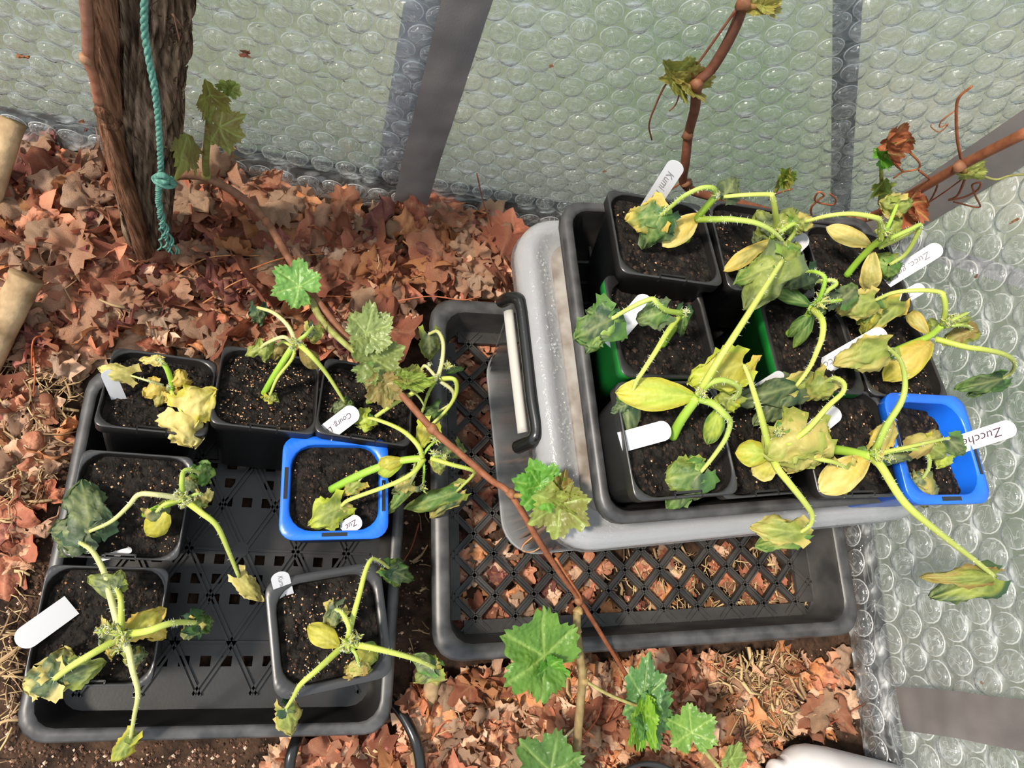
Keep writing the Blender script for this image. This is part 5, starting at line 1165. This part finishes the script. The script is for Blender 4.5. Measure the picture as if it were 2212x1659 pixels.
# ------------------------------------------------------------------ white plant labels with handwriting
def text_mesh(s, size):
    cu = bpy.data.curves.new('txt', 'FONT'); cu.body = s; cu.size = size; cu.shear = .25; cu.resolution_u = 2
    o = bpy.data.objects.new('txt', cu); COL.objects.link(o)
    dg = bpy.context.evaluated_depsgraph_get(); me = bpy.data.meshes.new_from_object(o.evaluated_get(dg))
    bpy.data.objects.remove(o); bpy.data.curves.remove(cu)
    return me
def plant_label(base, tip, width, label, text='', ink='pencil', roll=0.0, size=.009, start=.012, bend=0.0):
    b, t_ = P3(base), P3(tip); ax = t_ - b; L = ax.length; y = ax.normalized()
    n = (CAM_LOC - b).normalized(); n = (n - y * n.dot(y)).normalized(); n = Matrix.Rotation(roll, 3, y) @ n
    x = y.cross(n)
    Rm = Matrix(((x.x, y.x, n.x), (x.y, y.y, n.y), (x.z, y.z, n.z)))
    t = thing('plant_label', b, label, 'label', 'white plant labels', rot=Rm.to_euler())
    w = width / 2; r = w * .9; out = [(-w, -.012), (w, -.012), (w, L - r)]
    out += [(w * math.cos(rad(a)), L - r + r * math.sin(rad(a))) for a in range(15, 180, 15)] + [(-w, L - r)]
    m = len(out); mb = MB()
    zb = lambda yy: bend * (yy / L) ** 2
    mb.add([(x_, y_, .0004 + zb(y_)) for x_, y_ in out] + [(x_, y_, -.0004 + zb(y_)) for x_, y_ in out], [tuple(range(m)), tuple(range(2 * m - 1, m - 1, -1))] + [(i, i + m, (i + 1) % m + m, (i + 1) % m) for i in range(m)])
    mb.build('stick', M['label'], t, smooth=False)
    if text:
        me = text_mesh(text, size); me.materials.clear(); me.materials.append(M[ink])
        o = link('handwriting', me, t)
        o.rotation_euler = (0, 0, rad(-90)); o.location = (-size * .32, L - start, .0006 + zb(L * .6))
    return t
plant_label((1400, 452, .350), (1466, 350, .415), .0165, 'white label pencilled Kumi Kumi standing up at the back left pot', 'Kumi Kumi', size=.0105, start=.013)
plant_label((1682, 566, .345), (1742, 507, .378), .017, 'white label half hidden by the crumpled seedling in the back middle pot', 'Zucc.', size=.011, start=.010)
plant_label((1915, 606, .340), (2034, 532, .385), .0165, 'white label pencilled Zucc. gold rush by the bubble wrap', 'Zucc. gold rush', size=.0098, start=.012)
plant_label((1930, 655, .340), (1996, 618, .362), .013, 'short white label behind olive leaves beside the back right pot', 'Zu', size=.009, start=.012)
plant_label((1797, 782, .338), (1914, 716, .372), .0175, 'white label pencilled Zucc. coco under a drooping olive leaf', 'Zucc. coco', size=.0115, start=.014)
plant_label((1330, 724, .336), (1402, 640, .368), .017, 'blank white label in the left green pot')
plant_label((1586, 872, .335), (1692, 806, .370), .0115, 'narrow white label crossing the edge of the centre green pot', roll=.6)
plant_label((1368, 948, .354), (1449, 926, .362), .0175, 'short blank white label lying on the front left upper pot')
plant_label((1742, 942, .335), (1812, 884, .366), .0170, 'blank white label beside the big tan crumpled leaf')
plant_label((2010, 980, .318), (2194, 921, .368), .0180, 'white label inked Zucchetti lying across the right blue pot', 'Zucchetti', ink='ink', size=.0125, start=.012)
plant_label((252, 850, .112), (230, 800, .135), .0135, 'white label at the left rim under the withered yellow leaf')
plant_label((722, 922, .124), (772, 884, .138), .0200, 'white label inked Courg. Lung in the pot under the vine leaves', 'Courg. Lung', ink='ink', size=.0085, start=.008)
plant_label((746, 1141, .113), (780, 1121, .124), .0160, 'small white label with dark strokes at the front of the left blue pot', 'Zuc', ink='ink', size=.009, start=.005)
plant_label((612, 1274, .112), (602, 1236, .128), .0180, 'white label bent over the corner of the turned black pot', 'Kumi', size=.007, start=.004)
plant_label((128, 1326, .116), (36, 1392, .126), .0215, 'blank white label leaning out over the left edge of the front left pot')
plant_label((247, 1198, .107), (285, 1187, .109), .0060, 'scrap of white label on the compost')

# ------------------------------------------------------------------ leaf litter, straw, loose bits
DEADC = [('#e0a284', '#c47e60'), ('#ecbc9e', '#d69a78'), ('#d48c6c', '#b06a52'), ('#f0d0b6', '#deb090'), ('#c47e66', '#a0624e'), ('#e2bea2', '#c69e80'), ('#b87870', '#985e56'), ('#e6a476', '#cc8858'), ('#d2ac92', '#b69078')]
DEADN = ['reddish brown', 'light brown', 'russet', 'pale tan', 'dark brown', 'beige', 'purplish brown', 'orange brown', 'dull brown']
DEADM = []
for i in range(22):
    rn = random.Random(100 + i); c1, c2 = DEADC[i % len(DEADC)]
    mb = polar_leaf(44, 7, 1.0, 200 + i, serr=.20, crumple=rn.uniform(.28, .48), cup=rn.uniform(-.5, .6), fold=rn.uniform(-.45, .7), bend=rn.choice((-1, 1)) * rn.uniform(.9, 2.7), bdir=rn.uniform(0, 6.28), c1=lin(c1), c2=lin(c2), vein=mixc(lin(c1), lin('#e0b48c'), .4), quilt=.02)
    cz = sum(v[2] for v in mb.v) / len(mb.v)
    mb.v = [(v[0], v[1], v[2] - cz) for v in mb.v]
    DEADM.append(mb)
DEADME = [mb.mesh('dry_leaf', M['dead']) for mb in DEADM]
def inpoly(x, y, poly):
    c = False; j = len(poly) - 1
    for i in range(len(poly)):
        a, b = poly[i], poly[j]
        if (a[1] > y) != (b[1] > y) and x < (b[0] - a[0]) * (y - a[1]) / (b[1] - a[1]) + a[0]: c = not c
        j = i
    return c
ZONES = [  # polygon in the picture, leaves singled out, leaves in the mass, pile height
 ([(0, 300), (220, 330), (470, 360), (760, 410), (900, 450), (1100, 480), (1115, 560), (1080, 660), (930, 650), (905, 740), (690, 760), (470, 740), (240, 740), (120, 800), (60, 760), (0, 640)], 168, 480, .045),
 ([(930, 660), (1080, 700), (1040, 780), (1060, 1190), (1290, 1200), (1290, 1380), (960, 1400)], 46, 70, -1),
 ([(1300, 1200), (1790, 1170), (1820, 1350), (1310, 1380)], 18, 26, -1),
 ([(860, 1480), (960, 1440), (1270, 1420), (1560, 1400), (1600, 1500), (1640, 1659), (940, 1659), (860, 1600)], 52, 330, .016),
 ([(560, 1659), (2000, 1659), (2050, 1950), (560, 1950)], 0, 330, .014),
 ([(-260, 250), (0, 300), (0, 800), (-260, 900)], 0, 120, .04),
 ([(1560, 1400), (1850, 1390), (1900, 1560), (1700, 1600), (1640, 1659), (1600, 1500)], 10, 34, .008),
 ([(0, 800), (90, 850), (180, 1000), (90, 1230), (0, 1250)], 8, 26, .006),
 ([(600, 1600), (860, 1590), (900, 1659), (600, 1659)], 6, 16, .006)]
def litter():
    rn = random.Random(42); rest = MB(); spots = []
    for zi, (poly, n1, n2, hp) in enumerate(ZONES):
        x0, x1 = min(p[0] for p in poly), max(p[0] for p in poly); y0, y1 = min(p[1] for p in poly), max(p[1] for p in poly)
        got = 0; tries = 0
        while got < n1 + n2 and tries < 40000:
            tries += 1
            px, py = rn.uniform(x0, x1), rn.uniform(y0, y1)
            if not inpoly(px, py, poly): continue
            single = got >= n2
            if hp < 0: z = rn.uniform(-.002, .0035)
            else: z = .006 + hp * rn.uniform(.55, 1.0) if single else rn.uniform(0, hp * .75)
            p = P(px, py, z)
            if hp < 0:
                if not in_crate(p.x, p.y, -.035): continue
            elif in_crate(p.x, p.y, .026) or in_ltray(p.x, p.y, .022) or p.y > BACK - .05 or p.x > RIGHT - .06: continue
            if hp > .03:
                z += ground_h(p.x, p.y) - .02 * (1 - sstep(.25, .42, p.y)); p = P(px, py, max(.004, z))
                if in_ltray(p.x, p.y, .03) or in_crate(p.x, p.y, .03): continue
            sc = rn.uniform(.024, .046) if hp > .03 else rn.uniform(.018, .038)
            flat = .35 if hp < 0 else rn.uniform(.7, 1.1)
            if hp < 0: sc = rn.uniform(.016, .024)
            tl = .12 if hp < 0 else .75
            rot = Euler((rn.gauss(0, tl * .55), rn.gauss(0, tl * .55), rn.uniform(0, 6.28)))
            k = rn.randrange(22)
            if zi in (3, 6) and k % 9 in (4, 6): k = (k + 1) % 22
            if single:
                spots.append((p, rot, (sc, sc, sc * flat), k, zi))
            else:
                Rm = rot.to_matrix(); me = DEADM[k]
                rest.add([p + Rm @ Vector((v[0] * sc, v[1] * sc, v[2] * sc * flat)) for v in me.v], me.f, [mixc(c, (c[0] * .6, c[1] * .55, c[2] * .5), rn.random() * .5) for c in me.c])
            got += 1
    tag(rest.build('leaf_litter', M['dead']), 'deep bed of crumpled dry vine leaves on the ground', 'leaf litter', kind='stuff')
    for (p, rot, sc, k, zi) in spots:
        o = link('dry_leaf', DEADME[k], None, p, rot); o.scale = sc
        _, x, y = visible(p); col_ = DEADN[k % len(DEADC)]
        size = 'small' if sc[0] < .026 else 'large' if sc[0] > .036 else 'medium'
        if zi == 0:
            place = ('left of the vine trunk' if x < 250 else 'at the foot of the vine trunk' if x < 420 and y < 620 else 'behind the back row of left pots' if y > 640 and x < 900 else 'below the trailing cane, near the glazing' if x < 700 and y < 520 else 'under the trailing cane beside the green leaf' if x < 760 else 'beside the foot of the dark tape strip' if y < 530 else 'between the back of the mesh crate and the tape strip')
        elif zi in (1, 2):
            place = 'seen through the crate mesh ' + ('behind the cane' if y < 900 else 'left of the clear bin' if x < 1060 else 'in the front left' if x < 1300 else 'in the front middle' if x < 1560 else 'in the front right')
        elif zi == 3:
            place = 'in front of the crate, ' + ('beside the hose' if x < 1000 else 'below the big green leaf' if x < 1240 else 'right of the front vine shoot' if x < 1450 else 'near the straw')
        else:
            place = {6: 'on the soil behind the white bottle', 7: 'on the soil left of the left tray', 8: 'in front of the left tray by the hose'}[zi]
        lab = size + ' ' + col_ + ' leaf ' + place
        tag(o, lab, 'dry leaf', 'dry leaves: ' + lab)
litter()

def straw():
    rn = random.Random(7); mb = MB()
    Zs = [([(20, 720), (120, 660), (230, 730), (215, 900), (120, 1040), (0, 1180), (0, 800)], 430, .014), ([(1540, 1405), (1720, 1400), (1740, 1480), (1700, 1600), (1580, 1600), (1560, 1500)], 460, .026), ([(600, 1600), (830, 1590), (850, 1659), (600, 1659)], 130, .008),
          ([(1310, 1200), (1790, 1170), (1820, 1350), (1310, 1380)], 420, .004), ([(870, 1100), (925, 1100), (925, 1480), (860, 1500)], 30, .004), ([(0, 1250), (60, 1200), (30, 1500), (0, 1659)], 60, .004), ([(930, 1440), (1600, 1420), (1640, 1659), (950, 1659)], 170, .026), ([(0, 300), (900, 460), (900, 730), (0, 700)], 90, .06)]
    for poly, n, hz in Zs:
        x0, x1 = min(p[0] for p in poly), max(p[0] for p in poly); y0, y1 = min(p[1] for p in poly), max(p[1] for p in poly); g = 0
        while g < n:
            px, py = rn.uniform(x0, x1), rn.uniform(y0, y1)
            if not inpoly(px, py, poly): continue
            g += 1
            z = rn.uniform(.001, hz); p = P(px, py, z)
            if in_ltray(p.x, p.y, .02) or (in_crate(p.x, p.y, .02) and hz > .005): continue
            L = rn.uniform(.008, .034); a = rn.uniform(0, 6.28); d = Vector((math.cos(a), math.sin(a), rn.gauss(0, .12 if hz > .005 else .03))) * L / 2
            s = Vector((-math.sin(a), math.cos(a), 0)) * L * rn.gauss(0, .12)
            c = mixc(lin('#c4a87c'), lin('#7d6248'), rn.random())
            chip = rn.random() < .16
            tube(mb, [p - d, p + s, p + d], rn.uniform(.0018, .0034) if chip else rn.uniform(.0004, .0014), rn.uniform(.0010, .0026) if chip else rn.uniform(.0003, .0010), n=4, col=c, flat=rn.uniform(.2, .45) if chip else rn.uniform(.35, .9))
    tag(mb.build('straw_mulch', M['straw']), 'loose pale straw and shredded stems scattered over the soil', 'straw', kind='stuff')
    # crumbs of earth and small stones on the bare soil
    mb = MB()
    Zc = [([(0, 900), (200, 900), (120, 1250), (30, 1600), (600, 1659), (0, 1659)], 900), ([(850, 1000), (930, 1000), (930, 1460), (830, 1560)], 260), ([(1700, 1400), (1900, 1400), (1900, 1600), (1700, 1600)], 260), ([(300, 1600), (860, 1590), (880, 1659), (300, 1659)], 300)]
    for poly, n in Zc:
        x0, x1 = min(p[0] for p in poly), max(p[0] for p in poly); y0, y1 = min(p[1] for p in poly), max(p[1] for p in poly); g = 0
        while g < n:
            px, py = rn.uniform(x0, x1), rn.uniform(y0, y1)
            if not inpoly(px, py, poly): continue
            g += 1; p = P(px, py, 0); p.z = ground_h(p.x, p.y) + .0008
            if in_ltray(p.x, p.y, .0) or in_crate(p.x, p.y, 0): continue
            r = rn.uniform(.0006, .0026)
            col = mixc(lin('#3a2a22'), lin('#7a5a48'), rn.random()) if rn.random() < .82 else mixc(lin('#c09078'), lin('#d8b8a0'), rn.random())
            vs = [p + Vector((dx * rn.uniform(.6, 1.3), dy * rn.uniform(.6, 1.3), dz * rn.uniform(.5, 1))) * r for dx, dy, dz in ((1, 0, 0), (-1, 0, 0), (0, 1, 0), (0, -1, 0), (0, 0, 1), (0, 0, -.4))]
            mb.add(vs, [(0, 2, 4), (2, 1, 4), (1, 3, 4), (3, 0, 4), (2, 0, 5), (1, 2, 5), (3, 1, 5), (0, 3, 5)], [col] * 6)
    tag(mb.build('soil_crumbs', M['grit'], smooth=False), 'fine crumbs of earth and pale grit on the bare soil', 'soil', kind='stuff')
straw()

def leaf_stalks():
    rn = random.Random(19)
    S = [([(520, 590, .05), (610, 558, .055), (700, 548, .05)], '#b9784c'), ([(430, 660, .03), (540, 600, .045), (640, 640, .04)], '#b07a50'), ([(660, 638, .05), (720, 640, .05), (770, 642, .045)], '#b9784c'), ([(860, 650, .062), (930, 640, .066), (1000, 648, .066), (1035, 640, .066)], '#a8684a'),
         ([(270, 660, .03), (268, 700, .02), (262, 745, .01)], '#b86a42'), ([(65, 700, .02), (75, 800, .03), (72, 850, .02)], '#b0603c'), ([(100, 725, .03), (72, 735, .04), (68, 800, .02)], '#b0603c'), ([(320, 640, .04), (440, 560, .05), (560, 552, .05)], '#c08a5c'), ([(1030, 375, .12), (1045, 440, .07), (1062, 490, .05)], '#8a5640'),
         ([(870, 520, .05), (930, 560, .05), (1000, 500, .05)], '#c08a5c'), ([(880, 610, .04), (960, 560, .055), (1050, 500, .045)], '#b9784c'), ([(905, 1130, .02), (890, 1180, .015), (870, 1215, .01)], '#8a4a30'), ([(1310, 1560, .03), (1340, 1520, .03), (1380, 1545, .03)], '#8a4a34'), ([(1330, 1580, .03), (1335, 1550, .03), (1385, 1545, .03)], '#8a4a34'),
         ([(1215, 1640, .03), (1285, 1560, .03), (1300, 1520, .03)], '#a8583c'), ([(930, 1600, .02), (960, 1560, .025), (1000, 1560, .02)], '#b06a4c'), ([(1750, 1590, .01), (1800, 1560, .012), (1868, 1520, .01)], '#9a5440'), ([(1690, 1570, .01), (1668, 1620, .01), (1672, 1600, .01)], '#9a5440'), ([(470, 350, .05), (475, 420, .05), (520, 470, .04)], '#7a4a38'), ([(560, 690, .02), (620, 640, .04), (640, 600, .045)], '#9a6040')]
    for pts, c in S:
        w = [P3(p) for p in pts]; org = w[0]; mb = MB()
        tube(mb, [p - org for p in catmull(w, 5)], .0011, .0007, n=6, col=lin(c)); o = mb.build('leaf_stalk', M['cane'], loc=org)
        tag(o, 'thin reddish dry leaf stalk lying loose on the litter', 'leaf stalk', 'loose dry leaf stalks')
leaf_stalks()

def stake(p0, p1, r, label, top_cap=True, seed=1, n=14):
    a, b = Vector(p0), Vector(p1); mb = MB(); pts = [a.lerp(b, i / 10) - a for i in range(11)]
    tube(mb, pts, r, r * .96, n=n, col=(1, 1, 1), rfun=lambda t, an: (1 + .05 * nz((t * 5, math.cos(an), math.sin(an)), 1.5, seed)) * (1.12 if .93 < t else 1))
    return tag(mb.build('wooden_stake', M['bamboo'], loc=a), label, 'stake')
stake(P(-60, 560, .01), P(28, 262, .11), .0125, 'weathered wooden stake end at the left edge in front of the glazing', seed=2)
stake(P(-40, 800, .02), P(58, 598, .075), .0165, 'thick weathered wooden stake end lying on the leaves at the left edge', seed=3)
stake(P(925, 1545, .004), P(935, 1462, .03), .0095, 'short rotten stake stub between the two trays', seed=4)
stake(P(888, 1680, .012), P(900, 1580, .02), .007, 'pale cane end beside the black hose', seed=5)

def hose():
    pts = [(628, 1700, .02), (626, 1650, .03), (636, 1610, .028), (655, 1570, .008), (700, 1535, -.006), (770, 1495, -.006), (815, 1495, .004), (842, 1512, .014), (872, 1548, .026), (897, 1598, .034), (908, 1650, .03), (908, 1710, .02)]
    w = [P3(p) for p in pts]
    org = w[0]; mb = MB(); tube(mb, [p - org for p in catmull(w, 8)], .0062, .0062, n=12)
    tag(mb.build('hose', M['blackgloss'], loc=org), 'glossy black hose loop looping out in front of the left tray', 'hose')
hose()

def bottle():
    # white bottle lying on the ground, neck to the left
    a, b = P(1664, 1668, .028), P(2330, 1840, .05); ax = (b - a).normalized(); org = a
    t = thing('white_bottle', org, 'white plastic bottle lying at the bottom right corner, partly out of frame', 'bottle')
    prof = [(0, .012), (.002, .016), (.010, .017), (.016, .0175), (.018, .024), (.024, .032), (.034, .039), (.050, .044), (.075, .046), (.16, .047), (.2, .047)]
    mb = MB(); n = 32; s = ax.cross(Vector((0, 0, 1))).normalized(); u = s.cross(ax); vs = []; fs = []
    for d, r in prof:
        for k in range(n):
            an = 2 * math.pi * k / n; vs.append(ax * d + s * math.cos(an) * r + u * math.sin(an) * r)
    for i in range(len(prof) - 1):
        for k in range(n):
            fs.append((i * n + k, i * n + (k + 1) % n, (i + 1) * n + (k + 1) % n, (i + 1) * n + k))
    body0 = 4 * n
    cap = MB(); cap.add(vs[:5 * n], fs[:4 * n] + [tuple(range(n - 1, -1, -1))]); cap.build('cap', M['white'], t)
    mb.add(vs[4 * n:], [tuple(i - 4 * n for i in f) for f in fs[4 * n:]] + [tuple((len(prof) - 5) * n + k for k in range(n))]); mb.build('body', M['white'], t)
bottle()

def wall_bits():
    rn = random.Random(3)
    for (px, py, r) in ((48, 122, .009), (528, 115, .006), (1305, 370, .0035), (1190, 143, .003), (176, 262, .006), (185, 281, .005)):
        p = PY(px, py, BACK - .036); k = rn.randrange(22)
        o = link('leaf_fragment', DEADME[k], None, p, Euler((rad(80), rn.uniform(-.5, .5), 0))); o.scale = (r, r, r * .5)
        tag(o, 'tiny reddish dry leaf fragment stuck to the back bubble wrap', 'leaf fragment', 'leaf fragments on the back bubble wrap')
    for (px, py, r) in ((2190, 478, .007), (2108, 597, .004), (2120, 1475, .003)):
        p = PX(px, py, RIGHT - .036)
        o = link('leaf_fragment', DEADME[rn.randrange(22)], None, p, Euler((0, rad(-80), rn.uniform(-.5, .5)))); o.scale = (r, r, r * .5)
        tag(o, 'tiny dry leaf fragment stuck to the right bubble wrap', 'leaf fragment', 'leaf fragments on the right bubble wrap')
wall_bits()

def bucket():
    c = P(1402, 1772, .06); t = thing('round_pot', Vector((c.x, c.y, .004)), 'rim of a round black pot just entering the bottom edge', 'plant pot')
    n = 40; mb = MB(); vs = []; fs = []; R = .058
    prof = [(R * .8, 0), (R, .052), (R + .003, .054), (R + .003, .058), (R - .002, .058), (R * .8 - .002, .004)]
    for r, z in prof:
        for k in range(n):
            a = 2 * math.pi * k / n; vs.append((r * math.cos(a), r * math.sin(a), z))
    for i in range(len(prof) - 1):
        for k in range(n): fs.append((i * n + k, i * n + (k + 1) % n, (i + 1) * n + (k + 1) % n, (i + 1) * n + k))
    fs.append(tuple(5 * n + k for k in range(n)))
    mb.add(vs, fs); mb.build('body', M['black'], t)
bucket()
